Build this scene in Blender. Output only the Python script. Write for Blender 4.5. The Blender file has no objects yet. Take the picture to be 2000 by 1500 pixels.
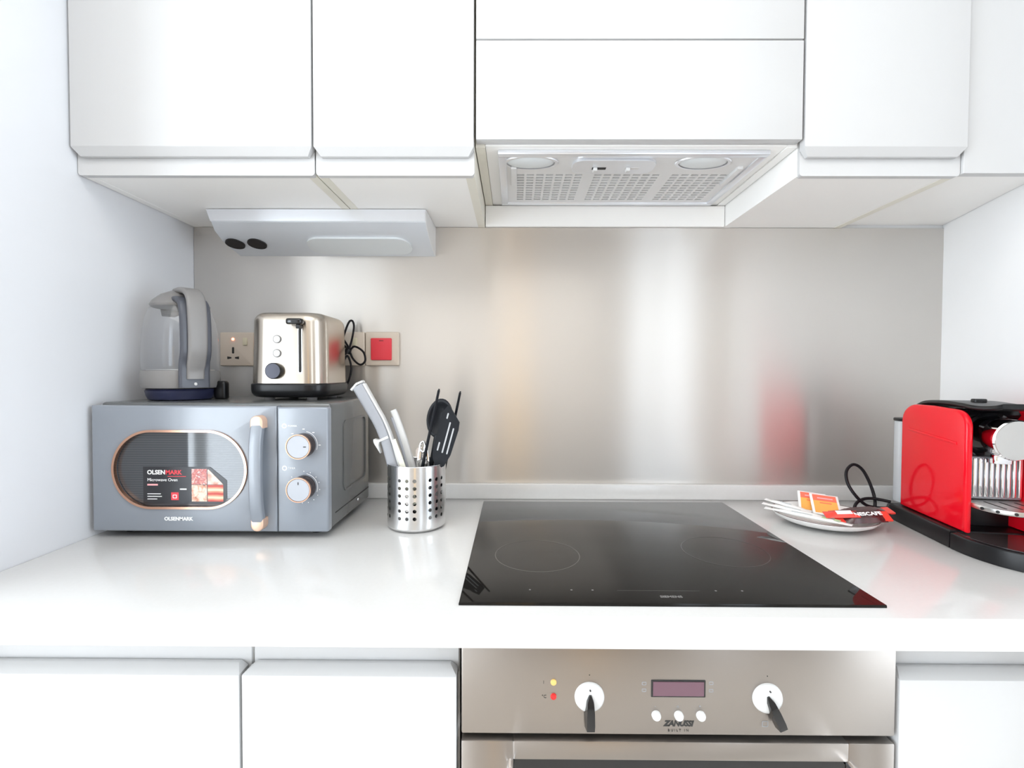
import bpy, bmesh, math, random
from mathutils import Vector, Matrix
random.seed(7)
PI = math.pi
scene = bpy.context.scene
COL = scene.collection

# ------------------------------------------------------------------ camera
CZ = 1.221                                   # eye height; worktop is at 0.900
ROLL, PITCH, YAW, FPX = .00342, -.0231, -.00595, 947.94
def _camera():
    cp, sp, cy, sy = math.cos(PITCH), math.sin(PITCH), math.cos(YAW), math.sin(YAW)
    F = Vector((cp*sy, cp*cy, sp)); R0 = Vector((cy, -sy, 0)); U0 = Vector((-sp*sy, -sp*cy, cp))
    R = R0*math.cos(ROLL) + U0*math.sin(ROLL); U = U0*math.cos(ROLL) - R0*math.sin(ROLL)
    cd = bpy.data.cameras.new('camera'); co = bpy.data.objects.new('camera', cd); COL.objects.link(co)
    cd.sensor_fit = 'HORIZONTAL'; cd.sensor_width = 36.0; cd.lens = FPX/2000*36.0
    cd.clip_start = .02; cd.clip_end = 60
    m = Matrix((R, U, -F)).transposed().to_4x4(); m.translation = Vector((0, 0, CZ))
    co.matrix_world = m
    scene.camera = co
_camera()

# ------------------------------------------------------------------ world, lights, exposure
scene.view_settings.view_transform = 'Standard'
scene.view_settings.look = 'None'
scene.view_settings.gamma = 1.0
scene.view_settings.exposure = 0.97
try: scene.view_settings.use_curve_mapping = False
except Exception: pass
w = bpy.data.worlds.new('daylight'); scene.world = w; w.use_nodes = True
bg = w.node_tree.nodes['Background']; bg.inputs[0].default_value = (.80, .88, 1.0, 1); bg.inputs[1].default_value = 1.5
def area(name, loc, rot, sx, sy, power, col):
    ld = bpy.data.lights.new(name, 'AREA'); ld.shape = 'RECTANGLE'; ld.size = sx; ld.size_y = sy
    ld.energy = power; ld.color = col
    o = bpy.data.objects.new(name, ld); COL.objects.link(o); o.location = loc; o.rotation_euler = rot
    return o
YR = -2.3                                    # rear wall of the room, behind the camera
area('daylight_balcony_door', (-2.72, YR-.06, 1.15), (PI/2, 0, 0), 1.0, 2.2, 34, (.86, .93, 1.0))
area('daylight_window', (1.45, YR-.06, 1.45), (PI/2, 0, 0), .66, 1.6, 2.3, (.86, .92, 1.0))
area('fill_light_right', (3.06, -.75, 1.19), (0, PI/2, 0), 2.3, 1.9, 34, (.84, .92, 1.0))  # added fill from the right, brightens the left wall; no known window
area('fill_light_left', (-3.36, -.75, 1.19), (0, -PI/2, 0), 2.3, 1.9, 46, (.90, .95, 1.0))  # added fill from the left, brightens the right wall; no known window
area('ceiling_fill_light', (-.1, -.35, 2.485), (0, 0, 0), 1.3, 1.3, 9, (1.0, .96, .91))  # added overhead fill, no known ceiling lamp

# ------------------------------------------------------------------ materials
MATS = {}
def _nt(name):
    m = bpy.data.materials.new(name); m.use_nodes = True
    nt = m.node_tree; return m, nt, nt.nodes['Principled BSDF']
def mat(name, col, rough=.5, metal=0, coat=0, var=.03, scale=18, bump=0, bscale=200, spec=.5, aniso=0, emit=0, coat_rough=.05):
    """plain procedural paint/metal: slight noise in colour, optional fine relief and brushing"""
    if name in MATS: return MATS[name]
    m, nt, p = _nt(name)
    tc = nt.nodes.new('ShaderNodeTexCoord')
    n = nt.nodes.new('ShaderNodeTexNoise'); n.inputs['Scale'].default_value = scale; n.inputs['Detail'].default_value = 3
    nt.links.new(tc.outputs['Object'], n.inputs['Vector'])
    mx = nt.nodes.new('ShaderNodeMix'); mx.data_type = 'RGBA'
    c = Vector(col)
    mx.inputs[6].default_value = (*[max(0, x*(1-var)) for x in c], 1); mx.inputs[7].default_value = (*[min(1, x*(1+var)) for x in c], 1)
    nt.links.new(n.outputs['Fac'], mx.inputs[0]); nt.links.new(mx.outputs[2], p.inputs['Base Color'])
    p.inputs['Roughness'].default_value = rough; p.inputs['Metallic'].default_value = metal
    p.inputs['Coat Weight'].default_value = coat; p.inputs['Coat Roughness'].default_value = coat_rough
    p.inputs['Specular IOR Level'].default_value = spec
    if aniso:
        p.inputs['Anisotropic'].default_value = aniso
        t = nt.nodes.new('ShaderNodeTangent'); t.direction_type = 'UV_MAP'; t.uv_map = 'UVMap'
        nt.links.new(t.outputs[0], p.inputs['Tangent'])
        # fine horizontal brushing
        mp = nt.nodes.new('ShaderNodeMapping'); mp.inputs['Scale'].default_value = (3, 3, 500)
        nb = nt.nodes.new('ShaderNodeTexNoise'); nb.inputs['Scale'].default_value = 1.0; nb.inputs['Detail'].default_value = 2
        nt.links.new(tc.outputs['Object'], mp.inputs[0]); nt.links.new(mp.outputs[0], nb.inputs['Vector'])
        mr = nt.nodes.new('ShaderNodeMapRange'); mr.inputs[3].default_value = rough*.97; mr.inputs[4].default_value = rough*1.03
        nt.links.new(nb.outputs['Fac'], mr.inputs[0]); nt.links.new(mr.outputs[0], p.inputs['Roughness'])
    if bump:
        nb = nt.nodes.new('ShaderNodeTexNoise'); nb.inputs['Scale'].default_value = bscale; nb.inputs['Detail'].default_value = 4
        nt.links.new(tc.outputs['Object'], nb.inputs['Vector'])
        b = nt.nodes.new('ShaderNodeBump'); b.inputs['Strength'].default_value = bump; b.inputs['Distance'].default_value = .001
        nt.links.new(nb.outputs['Fac'], b.inputs['Height']); nt.links.new(b.outputs[0], p.inputs['Normal'])
    if emit:
        p.inputs['Emission Color'].default_value = (*col, 1); p.inputs['Emission Strength'].default_value = emit
    MATS[name] = m; return m
def glass(name, tint, refl=.9, edge=.5, clear=.95):
    """thin clear plastic or glass: transparent body with a fresnel gloss"""
    if name in MATS: return MATS[name]
    m, nt, p = _nt(name); nt.nodes.remove(p)
    out = nt.nodes['Material Output']
    tr = nt.nodes.new('ShaderNodeBsdfTransparent'); tr.inputs[0].default_value = (*tint, 1)
    df = nt.nodes.new('ShaderNodeBsdfDiffuse'); df.inputs[0].default_value = (*tint, 1)
    m0 = nt.nodes.new('ShaderNodeMixShader'); m0.inputs[0].default_value = 1-clear
    gl = nt.nodes.new('ShaderNodeBsdfGlossy'); gl.inputs[0].default_value = (refl, refl, refl, 1); gl.inputs['Roughness'].default_value = .03
    lw = nt.nodes.new('ShaderNodeLayerWeight'); lw.inputs[0].default_value = .5
    pw = nt.nodes.new('ShaderNodeMath'); pw.operation = 'POWER'; pw.inputs[1].default_value = 5.0
    nt.links.new(lw.outputs['Facing'], pw.inputs[0])
    mr = nt.nodes.new('ShaderNodeMapRange'); mr.inputs[3].default_value = .04; mr.inputs[4].default_value = edge
    nt.links.new(pw.outputs[0], mr.inputs[0])
    mx = nt.nodes.new('ShaderNodeMixShader')
    nt.links.new(tr.outputs[0], m0.inputs[1]); nt.links.new(df.outputs[0], m0.inputs[2])
    nt.links.new(mr.outputs[0], mx.inputs[0]); nt.links.new(m0.outputs[0], mx.inputs[1]); nt.links.new(gl.outputs[0], mx.inputs[2])
    nt.links.new(mx.outputs[0], out.inputs[0]); MATS[name] = m; return m
def ramp_mat(name, stops, scale=40, rough=.4, kind='noise', coat=0, distortion=0, vec='Object', mscale=(1, 1, 1), spec=.5):
    """colour from a noise / voronoi / wave pattern through a ramp"""
    if name in MATS: return MATS[name]
    m, nt, p = _nt(name)
    tc = nt.nodes.new('ShaderNodeTexCoord'); mp = nt.nodes.new('ShaderNodeMapping'); mp.inputs['Scale'].default_value = mscale
    nt.links.new(tc.outputs[vec], mp.inputs[0])
    if kind == 'noise':
        t = nt.nodes.new('ShaderNodeTexNoise'); t.inputs['Scale'].default_value = scale; t.inputs['Detail'].default_value = 2; t.inputs['Distortion'].default_value = distortion; o = t.outputs['Fac']
    elif kind == 'voronoi':
        t = nt.nodes.new('ShaderNodeTexVoronoi'); t.inputs['Scale'].default_value = scale; o = t.outputs['Distance']
    else:
        t = nt.nodes.new('ShaderNodeTexWave'); t.inputs['Scale'].default_value = scale; t.inputs['Distortion'].default_value = distortion
        t.bands_direction = kind; o = t.outputs['Fac']
    nt.links.new(mp.outputs[0], t.inputs['Vector'])
    r = nt.nodes.new('ShaderNodeValToRGB'); el = r.color_ramp.elements
    while len(el) < len(stops): el.new(.5)
    for e, (pos, c) in zip(el, stops): e.position = pos; e.color = (*c, 1)
    nt.links.new(o, r.inputs[0]); nt.links.new(r.outputs[0], p.inputs['Base Color'])
    p.inputs['Roughness'].default_value = rough; p.inputs['Coat Weight'].default_value = coat; p.inputs['Specular IOR Level'].default_value = spec
    MATS[name] = m; return m

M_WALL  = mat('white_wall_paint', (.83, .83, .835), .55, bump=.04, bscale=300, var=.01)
M_WALLB = mat('daylight_tinted_wall_paint', (.70, .71, .735), .5, bump=.04, bscale=300, var=.01)  # left wall: cool daylight tint and dimming put into the white paint
M_REAR  = mat('beige_wall_paint', (.40, .345, .30), .7, var=.02)
M_CEIL  = mat('ceiling_paint', (.86, .86, .85), .8, var=.01)
M_FLOOR = ramp_mat('beige_floor_tile', [(.3, (.74, .69, .63)), (.7, (.80, .75, .69))], 6, .35)
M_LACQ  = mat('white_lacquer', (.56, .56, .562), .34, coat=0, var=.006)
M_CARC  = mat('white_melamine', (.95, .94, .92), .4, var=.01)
M_EDGE  = mat('ivory_edge_band', (.80, .77, .68), .45, var=.03)
M_QUARTZ = ramp_mat('white_quartz_worktop', [(.35, (.645, .638, .625)), (.65, (.655, .648, .636))], 160, .16, coat=.15)
M_STEEL = mat('brushed_steel_sheet', (.68, .652, .618), .28, 1, aniso=.98, var=.02, scale=5)
def hazy(m, fac, rough):
    nt = m.node_tree; p = nt.nodes['Principled BSDF']; out = nt.nodes['Material Output']
    q = nt.nodes.new('ShaderNodeBsdfPrincipled'); q.inputs['Metallic'].default_value = 1; q.inputs['Roughness'].default_value = rough
    for l in list(nt.links):
        if l.to_node == p and l.to_socket.name == 'Base Color': nt.links.new(l.from_socket, q.inputs['Base Color'])
    mx = nt.nodes.new('ShaderNodeMixShader'); mx.inputs[0].default_value = fac
    nt.links.new(p.outputs[0], mx.inputs[1]); nt.links.new(q.outputs[0], mx.inputs[2]); nt.links.new(mx.outputs[0], out.inputs[0])
hazy(M_STEEL, .36, .62)
M_STEELW = mat('brushed_steel_warm', (.35, .318, .292), .34, 1, aniso=.8, var=.02, scale=5)
M_TOAST = mat('brushed_steel_toaster', (.56, .50, .43), .26, 1, aniso=.8, var=.02)
M_CUP   = mat('brushed_steel_cup', (.80, .80, .80), .24, 1, aniso=.75, var=.02)
M_CHROME = mat('polished_chrome', (.86, .86, .87), .07, 1, var=.01)
M_SATIN = mat('satin_chrome', (.60, .59, .57), .32, 1, var=.01)
M_ALU   = mat('anodised_aluminium', (.70, .73, .77), .36, .2, var=.015)
M_ALUL  = mat('light_aluminium_trim', (.80, .82, .86), .3, .7, var=.01)
M_HOOD  = mat('silver_hood_paint', (.76, .76, .76), .38, .15, var=.015)
M_BLACK = mat('black_plastic', (.007, .007, .008), .32, var=.1, spec=.35)
M_BLACKG = mat('black_gloss', (.006, .006, .007), .08, coat=.1, var=.05)
M_NYLON = mat('black_nylon', (.007, .008, .011), .38, var=.1, spec=.2)
M_DARK  = mat('dark_void', (.01, .009, .009), .6, var=.05)
M_RUB   = mat('black_cable', (.007, .006, .008), .42, var=.1, spec=.2)
M_MW    = mat('blue_grey_lacquer', (.235, .26, .298), .30, coat=.9, var=.012, coat_rough=.2)
M_MWB   = mat('grey_steel_shell', (.16, .165, .165), .27, .45, var=.02)
M_COPPER = mat('rose_gold', (.62, .36, .25), .2, 1, var=.02)
M_ROSE2 = mat('rose_gold_satin', (.86, .58, .43), .35, .6, var=.02)
M_GREY  = mat('warm_grey_plastic', (.225, .217, .213), .4, var=.02)
M_DGREY = mat('slate_grey_plastic', (.075, .08, .098), .38, var=.03)
M_NAVY  = mat('navy_plastic', (.028, .032, .075), .3, var=.04)
M_BEIGE = mat('champagne_plastic', (.62, .53, .44), .34, var=.015)
M_REDSW = mat('red_rocker', (.72, .035, .055), .3, var=.02)
M_RED   = mat('glossy_red_plastic', (.74, .005, .016), .10, coat=0, var=.01, spec=.3)
M_WHITE = mat('white_plastic', (.66, .66, .65), .3, var=.01)
M_PRINT = mat('white_print', (.9, .9, .9), .4, var=.01)
M_PRINTB = mat('black_print', (.02, .02, .02), .4, var=.01)
M_PRINTR = mat('red_print', (.80, .05, .07), .4, var=.01)
M_PRINTG = mat('grey_print', (.30, .31, .33), .4, var=.01)
M_CERAM = mat('white_glaze', (.90, .89, .87), .3, coat=0, var=.01)
M_BROWNR = mat('brown_rim', (.10, .055, .05), .3, var=.05)
M_LENS  = mat('frosted_lens', (.70, .73, .74), .35, var=.01)
M_KGLASS = glass('clear_kettle_glass', (.91, .92, .935), .95, .85, .95)
M_TANK  = glass('frosted_tank_plastic', (.88, .90, .92), .8, .4, .60)
M_PANE  = glass('window_glass', (.97, .98, .98), .9, .3, 1.0)

# ------------------------------------------------------------------ mesh helpers
def box(x0, x1, y0, y1, z0, z1, bev=0, seg=2, bm=None):
    b = bmesh.new()
    bmesh.ops.create_cube(b, size=1)
    for v in b.verts:
        v.co = Vector((x0 if v.co.x < 0 else x1, y0 if v.co.y < 0 else y1, z0 if v.co.z < 0 else z1))
    if bev: bmesh.ops.bevel(b, geom=b.edges[:], offset=bev, segments=seg, profile=.5, affect='EDGES')
    return join(bm, b)
def join(bm, b):
    if bm is None: return b
    me = bpy.data.meshes.new('tmp'); b.to_mesh(me); b.free(); bm.from_mesh(me); bpy.data.meshes.remove(me); return bm
def rbox(w, d, h, rv, rt=0, rb=0, seg=8, tseg=5, z0=0, taper=0):
    """box centred on x,y with rounded vertical edges (rv) and rounded top (rt) / bottom (rb) rims"""
    b = bmesh.new(); bmesh.ops.create_cube(b, size=1)
    for v in b.verts:
        k = 1-taper if v.co.z > 0 else 1
        v.co = Vector((v.co.x*w*k, v.co.y*d*k, z0 + (v.co.z+.5)*h))
    ve = [e for e in b.edges if abs(e.verts[0].co.z-e.verts[1].co.z) > h*.5]
    bmesh.ops.bevel(b, geom=ve, offset=rv, segments=seg, profile=.5, affect='EDGES')
    for r, z in ((rt, z0+h), (rb, z0)):
        if r:
            te = [e for e in b.edges if all(abs(v.co.z-z) < 1e-5 for v in e.verts)]
            bmesh.ops.bevel(b, geom=te, offset=r, segments=tseg, profile=.5, affect='EDGES')
    return b
def lathe(prof, seg=48, bm=None, caps=True, center=(0, 0, 0)):
    b = bmesh.new(); rings = []
    for r, z in prof:
        if r < 1e-6: rings.append([b.verts.new((0, 0, z))])
        else: rings.append([b.verts.new((r*math.cos(2*PI*i/seg), r*math.sin(2*PI*i/seg), z)) for i in range(seg)])
    for a, c in zip(rings, rings[1:]):
        for i in range(seg):
            j = (i+1) % seg
            if len(a) == 1 and len(c) == 1: continue
            if len(a) == 1: b.faces.new((a[0], c[j], c[i]))
            elif len(c) == 1: b.faces.new((a[i], a[j], c[0]))
            else: b.faces.new((a[i], a[j], c[j], c[i]))
    if caps:
        if len(rings[0]) > 1: b.faces.new(rings[0][::-1])
        if len(rings[-1]) > 1: b.faces.new(rings[-1])
    bmesh.ops.recalc_face_normals(b, faces=b.faces[:])
    bmesh.ops.translate(b, verts=b.verts[:], vec=center)
    return join(bm, b)
def disc_y(cx, y0, y1, cz, r, seg=32, bm=None, bev=0):
    """cylinder whose axis is the y axis, from y0 (front) to y1"""
    prof = [(r, 0), (r, y1-y0)] if not bev else [(r-bev, 0), (r-.3*bev, .3*bev), (r, bev), (r, y1-y0)]
    b = lathe(prof, seg); b.transform(Matrix.Translation((cx, y0, cz)) @ Matrix.Rotation(-PI/2, 4, 'X'))
    return join(bm, b)
def smooth_path(pts, n=8):
    P = [Vector(p) for p in pts]; out = []
    for i in range(len(P)-1):
        p0, p1, p2, p3 = P[max(i-1, 0)], P[i], P[i+1], P[min(i+2, len(P)-1)]
        for k in range(n):
            t = k/n
            out.append(.5*((2*p1) + (p2-p0)*t + (2*p0-5*p1+4*p2-p3)*t*t + (3*p1-p0-3*p2+p3)*t**3))
    out.append(P[-1]); return out
def sweep(path, sect, bm=None, up=(0, 0, 1), scale=None):
    """sweep a closed 2-D section along a path (parallel-transport frame)"""
    b = bmesh.new(); P = [Vector(p) for p in path]; rings = []
    T0 = (P[1]-P[0]).normalized(); u = Vector(up); n = (u - T0*u.dot(T0))
    if n.length < 1e-4: n = Vector((1, 0, 0)) - T0*T0.x
    n.normalize()
    for i, p in enumerate(P):
        T = (P[min(i+1, len(P)-1)] - P[max(i-1, 0)]).normalized()
        n = (n - T*n.dot(T)).normalized(); s = T.cross(n)
        k = scale(i/(len(P)-1)) if scale else 1
        kx, ky = k if isinstance(k, tuple) else (k, k)
        rings.append([b.verts.new(p + s*(x*kx) + n*(y*ky)) for x, y in sect])
    m = len(sect)
    for a, c in zip(rings, rings[1:]):
        for i in range(m): b.faces.new((a[i], a[(i+1) % m], c[(i+1) % m], c[i]))
    b.faces.new(rings[0][::-1]); b.faces.new(rings[-1])
    bmesh.ops.recalc_face_normals(b, faces=b.faces[:])
    return join(bm, b)
def circ(r, n=10): return [(r*math.cos(2*PI*i/n), r*math.sin(2*PI*i/n)) for i in range(n)]
def rrect(w, h, r, n=4):
    o = []
    for cx, cy, a in ((w/2-r, h/2-r, 0), (-w/2+r, h/2-r, 90), (-w/2+r, -h/2+r, 180), (w/2-r, -h/2+r, 270)):
        for k in range(n+1):
            t = math.radians(a+90*k/n); o.append((cx+r*math.cos(t), cy+r*math.sin(t)))
    return o
def tube(pts, r, bm=None, seg=10, n=8): return sweep(smooth_path(pts, n), circ(r, seg), bm)
def plate_y(outline, y0, y1, bm=None, bev=0):
    """a flat outline in x,z extruded from y0 (front) to y1"""
    b = bmesh.new()
    f = [b.verts.new((x, y0, z)) for x, z in outline]; g = [b.verts.new((x, y1, z)) for x, z in outline]
    n = len(f); b.faces.new(f); b.faces.new(g[::-1])
    for i in range(n): b.faces.new((f[(i+1) % n], f[i], g[i], g[(i+1) % n]))
    bmesh.ops.recalc_face_normals(b, faces=b.faces[:])
    if bev:
        es = [e for e in b.edges if all(abs(v.co.y-y0) < 1e-7 for v in e.verts)]
        bmesh.ops.bevel(b, geom=es, offset=bev, segments=3, profile=.5, affect='EDGES')
    return join(bm, b)
def plate_z(outline, z0, z1, bm=None):
    b = plate_y(outline, 0, 1)
    for v in b.verts: v.co = Vector((v.co.x, v.co.z, z0 if v.co.y < .5 else z1))
    bmesh.ops.recalc_face_normals(b, faces=b.faces[:]); return join(bm, b)
def plate_x(outline, x0, x1, bm=None, bev=0):
    """outline in y,z extruded from x0 to x1"""
    b = plate_y(outline, 0, 1)
    for v in b.verts: v.co = Vector((x0 if v.co.y < .5 else x1, v.co.x, v.co.z))
    bmesh.ops.recalc_face_normals(b, faces=b.faces[:])
    if bev:
        es = [e for e in b.edges if abs(e.verts[0].co.x-e.verts[1].co.x) < 1e-7]
        bmesh.ops.bevel(b, geom=es, offset=bev, segments=3, profile=.5, affect='EDGES')
    return join(bm, b)
def ring_y(outer, inner, y0, y1, bm=None):
    """frame between two outlines of the same vertex count, extruded in y"""
    b = bmesh.new(); n = len(outer)
    A = [b.verts.new((x, y0, z)) for x, z in outer]; B = [b.verts.new((x, y0, z)) for x, z in inner]
    C = [b.verts.new((x, y1, z)) for x, z in outer]; D = [b.verts.new((x, y1, z)) for x, z in inner]
    for i in range(n):
        j = (i+1) % n
        b.faces.new((A[i], A[j], B[j], B[i])); b.faces.new((D[i], D[j], C[j], C[i]))
        b.faces.new((C[i], C[j], A[j], A[i])); b.faces.new((B[i], B[j], D[j], D[i]))
    bmesh.ops.recalc_face_normals(b, faces=b.faces[:]); return join(bm, b)
def shift(outl, dx, dz): return [(x+dx, z+dz) for x, z in outl]

def world_of(o):
    m = Matrix.Identity(4)
    while o is not None: m = o.matrix_basis @ m; o = o.parent
    return m
def obj(name, bm, m, parent=None, world=False, ang=35, flat=False):
    if world and parent is not None: bm.transform(world_of(parent).inverted())
    me = bpy.data.meshes.new(name)
    uv = bm.loops.layers.uv.new('UVMap')
    for f in bm.faces:
        up = abs(f.normal.z) > .9
        for l in f.loops:
            c = l.vert.co
            l[uv].uv = (c.y, c.x) if up else (c.z, c.x*.8 + c.y*1.1)
    bm.to_mesh(me); bm.free()
    if not flat:
        me.polygons.foreach_set('use_smooth', [True]*len(me.polygons))
        me.set_sharp_from_angle(angle=math.radians(ang))
    me.materials.append(m)
    o = bpy.data.objects.new(name, me); COL.objects.link(o)
    if parent is not None: o.parent = parent
    return o
def tag(o, label, cat, group=None):
    o['label'] = label; o['category'] = cat
    if group: o['group'] = group
    return o
def thing(name, label, cat, loc=(0, 0, 0), rotz=0, group=None):
    o = bpy.data.objects.new(name, None); o.empty_display_size = .05; COL.objects.link(o)
    o.location = loc; o.rotation_euler = (0, 0, rotz)
    o.matrix_basis = Matrix.Translation(loc) @ Matrix.Rotation(rotz, 4, 'Z')
    return tag(o, label, cat, group)
def struct(name, bm, m, parent=None, label=None):
    o = obj(name, bm, m, parent)
    if parent is None: o['kind'] = 'structure'
    if label: o['label'] = label
    return o
def text_bm(s, size, bold=0, shear=0, depth=.0002, align='LEFT', spacing=1.0):
    cu = bpy.data.curves.new('txt', 'FONT'); cu.body = s; cu.size = size; cu.offset = bold; cu.shear = shear
    cu.extrude = depth; cu.align_x = align; cu.space_character = spacing; cu.resolution_u = 3
    o = bpy.data.objects.new('txt', cu); COL.objects.link(o)
    dg = bpy.context.evaluated_depsgraph_get(); me = bpy.data.meshes.new_from_object(o.evaluated_get(dg))
    bpy.data.objects.remove(o); bpy.data.curves.remove(cu)
    b = bmesh.new(); b.from_mesh(me); bpy.data.meshes.remove(me); return b
def text_y(s, x, y, z, size, **k):
    """lettering standing upright on a face that looks towards -y"""
    b = text_bm(s, size, **k); b.transform(Matrix.Translation((x, y, z)) @ Matrix.Rotation(PI/2, 4, 'X')); return b

# ------------------------------------------------------------------ the room
XL, YB, WT = -.8238, 1.2486, .900            # niche wall, kitchen wall face, worktop top
ZU = 1.5911                                  # underside of the wall cabinets
struct('floor', box(-3.3, 3.0, YR-.2, 1.45, -.05, 0), M_FLOOR)
struct('ceiling', box(-3.3, 3.0, YR-.2, 1.45, 2.5, 2.55), M_CEIL)
struct('wall_back', box(-3.3, 3.0, YB+.004, 1.45, 0, 2.5), M_WALL)
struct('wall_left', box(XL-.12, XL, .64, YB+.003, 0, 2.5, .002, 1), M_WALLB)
def xr(y): return 1.0876 - (1.2511-y)*.285   # the slanting wall beside the coffee machine
struct('wall_right', plate_z([(xr(YB+.003), YB+.003), (xr(.52), .52), (xr(.52)+.4, .52), (xr(.52)+.6, YB+.003)], 0, 2.5), M_WALL)
def side_wall(name, x0, x1, y0, y1, z0, z1):
    b = box(x0, x1, YR-.2, y0, 0, 2.5); box(x0, x1, y1, 1.45, 0, 2.5, bm=b)
    box(x0, x1, y0, y1, 0, z0, bm=b); box(x0, x1, y0, y1, z1, 2.5, bm=b); struct(name, b, M_WALL)
side_wall('wall_side_left', -3.4, -3.3, -1.72, .22, .02, 2.36)
side_wall('wall_side_right', 3.0, 3.1, -1.72, .22, .02, 2.36)
def fill_window(name, xa):  # invented window frame around an added side fill light
    fr = box(xa-.02, xa+.02, -1.72, -1.67, .02, 2.36, .003, 1); box(xa-.02, xa+.02, .17, .22, .02, 2.36, .003, 1, bm=fr)
    box(xa-.02, xa+.02, -1.67, .17, .02, .07, .003, 1, bm=fr); box(xa-.02, xa+.02, -1.67, .17, 2.31, 2.36, .003, 1, bm=fr)
    o = struct(name, fr, M_WHITE); obj('mullion', box(xa-.018, xa+.018, -.785, -.715, .07, 2.31, .003, 1), M_WHITE, o)
    obj('pane', box(xa-.003, xa+.003, -1.67, .17, .07, 2.31), M_PANE, o)
fill_window('fill_window_3', 3.02); fill_window('fill_window_4', -3.32)  # both unseen, added to go with the side fill lights
b = box(-3.3, -3.24, YR-.12, YR, 0, 2.5); box(-3.24, -2.20, YR-.12, YR, 2.28, 2.5, bm=b); box(-2.20, -1.30, YR-.12, YR, 0, 2.5, bm=b)
struct('wall_rear_left', b, M_WALL)
b = box(-1.30, 1.10, YR-.12, YR, 0, 2.5); box(1.10, 1.80, YR-.12, YR, 0, .62, bm=b); box(1.10, 1.80, YR-.12, YR, 2.28, 2.5, bm=b)
box(1.80, 3.0, YR-.12, YR, 0, 2.5, bm=b)
struct('wall_rear', b, M_REAR)
def window(name, x0, x1, z0, z1, bars):
    fr = box(x0, x0+.05, YR-.05, YR+.01, z0, z1, .003, 1); box(x1-.05, x1, YR-.05, YR+.01, z0, z1, .003, 1, bm=fr)
    box(x0+.05, x1-.05, YR-.05, YR+.01, z0, z0+.05, .003, 1, bm=fr); box(x0+.05, x1-.05, YR-.05, YR+.01, z1-.05, z1, .003, 1, bm=fr)
    o = struct(name, fr, M_WHITE)
    for xb in bars: obj('mullion', box(xb-.045, xb+.045, YR-.045, YR+.005, z0+.05, z1-.05, .003, 1), M_WHITE, o)
    obj('pane', box(x0+.05, x1-.05, YR-.03, YR-.025, z0+.05, z1-.05), M_PANE, o)
window('window_1', 1.10, 1.80, .62, 2.28, [1.40])
window('window_2', -3.24, -2.20, .02, 2.28, [-2.72])
M_STREAK = ramp_mat('gold_streak_veneer', [(.2, (.86, .52, .20)), (.8, (.95, .64, .28))], 3, .4, 'X', 0, 6, mscale=(8, 8, 1))
d = struct('streak_board', box(-.13, .15, YR, YR+.04, 0, 1.72, .003, 1), M_STREAK)  # invented unseen board, gives the steel its warm reflected streak
obj('streak_board_top', box(-.16, .18, YR, YR+.05, 1.72, 2.5, .002, 1), mat('taupe_paint', (.30, .25, .24), .5), d)  # added dark top, darkens the upper end of the reflected streak

# ------------------------------------------------------------------ steel backsplash
tag(obj('backsplash', box(XL+.001, xr(YB)-.001, YB-.0035, YB+.003, .9367, ZU-.0005), M_STEEL), 'brushed stainless steel sheet covering the wall between worktop and cabinets', 'backsplash')

# ------------------------------------------------------------------ wall cabinets
def lip_door(x0, x1, z_top, z_face, z_lip, y0, y1, back=.009):
    """slab door whose lower (or upper) edge is chamfered into a grip with mitred ends"""
    b = bmesh.new(); rings = []
    s = .0105
    for z, xa, xb, ya in ((z_top, x0, x1, y0), (z_face, x0, x1, y0), (z_lip, x0+s, x1-s, y0+back)):
        rings.append([b.verts.new(p) for p in ((xa, ya, z), (xb, ya, z), (xb, y1, z), (xa, y1, z))])
    for a, c in zip(rings, rings[1:]):
        for i in range(4): b.faces.new((a[i], a[(i+1) % 4], c[(i+1) % 4], c[i]))
    b.faces.new(rings[0]); b.faces.new(rings[-1][::-1])
    bmesh.ops.recalc_face_normals(b, faces=b.faces[:])
    bmesh.ops.bevel(b, geom=[e for e in b.edges if e.calc_length() > .05], offset=.0012, segments=2, profile=.5, affect='EDGES')
    return b
YD, YC = .8975, .9215
def wall_cabinet(x0, x1, d0, d1, label):
    t = thing('wall_cabinet', label, 'cabinet', ((x0+x1)/2, YB, ZU), 0, 'white wall cabinets')
    for a, c in ((x0+.0006, x0+.018), (x1-.018, x1-.0006)):
        obj('side_panel', box(a, c, YC+.002, YB-.001, ZU, 2.32), M_EDGE if a == x0+.0006 and x0 > -.5 and x0 < 0 or c == x1-.0006 and (x1 < 0 or x1 > .8) else M_CARC, t, True)
    obj('bottom_panel', box(x0+.018, x1-.018, YC+.006, YB-.001, ZU+.0006, ZU+.018), M_CARC, t, True)
    obj('top_panel', box(x0+.018, x1-.018, YC+.006, YB-.001, 2.302, 2.32), M_CARC, t, True)
    r = rbox(x1-x0-.0016, .052, .012, .006, seg=4)
    for v in r.verts: v.co = Vector((v.co.x+(x0+x1)/2, YC-.006+v.co.z, 1.615+v.co.y))
    obj('front_rail', r, M_LACQ, t, True)
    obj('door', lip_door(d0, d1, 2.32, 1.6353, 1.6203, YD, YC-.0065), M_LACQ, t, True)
    return t
wall_cabinet(XL+.001, -.3755, -.8195, -.3747, 'wide white wall cabinet in the corner beside the left wall')
wall_cabinet(-.3745, -.0765, -.3715, -.0768, 'narrow white wall cabinet left of the extractor hood')
wall_cabinet(.5275, .8262, .5268, .8228, 'narrow white wall cabinet right of the extractor hood')
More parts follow.
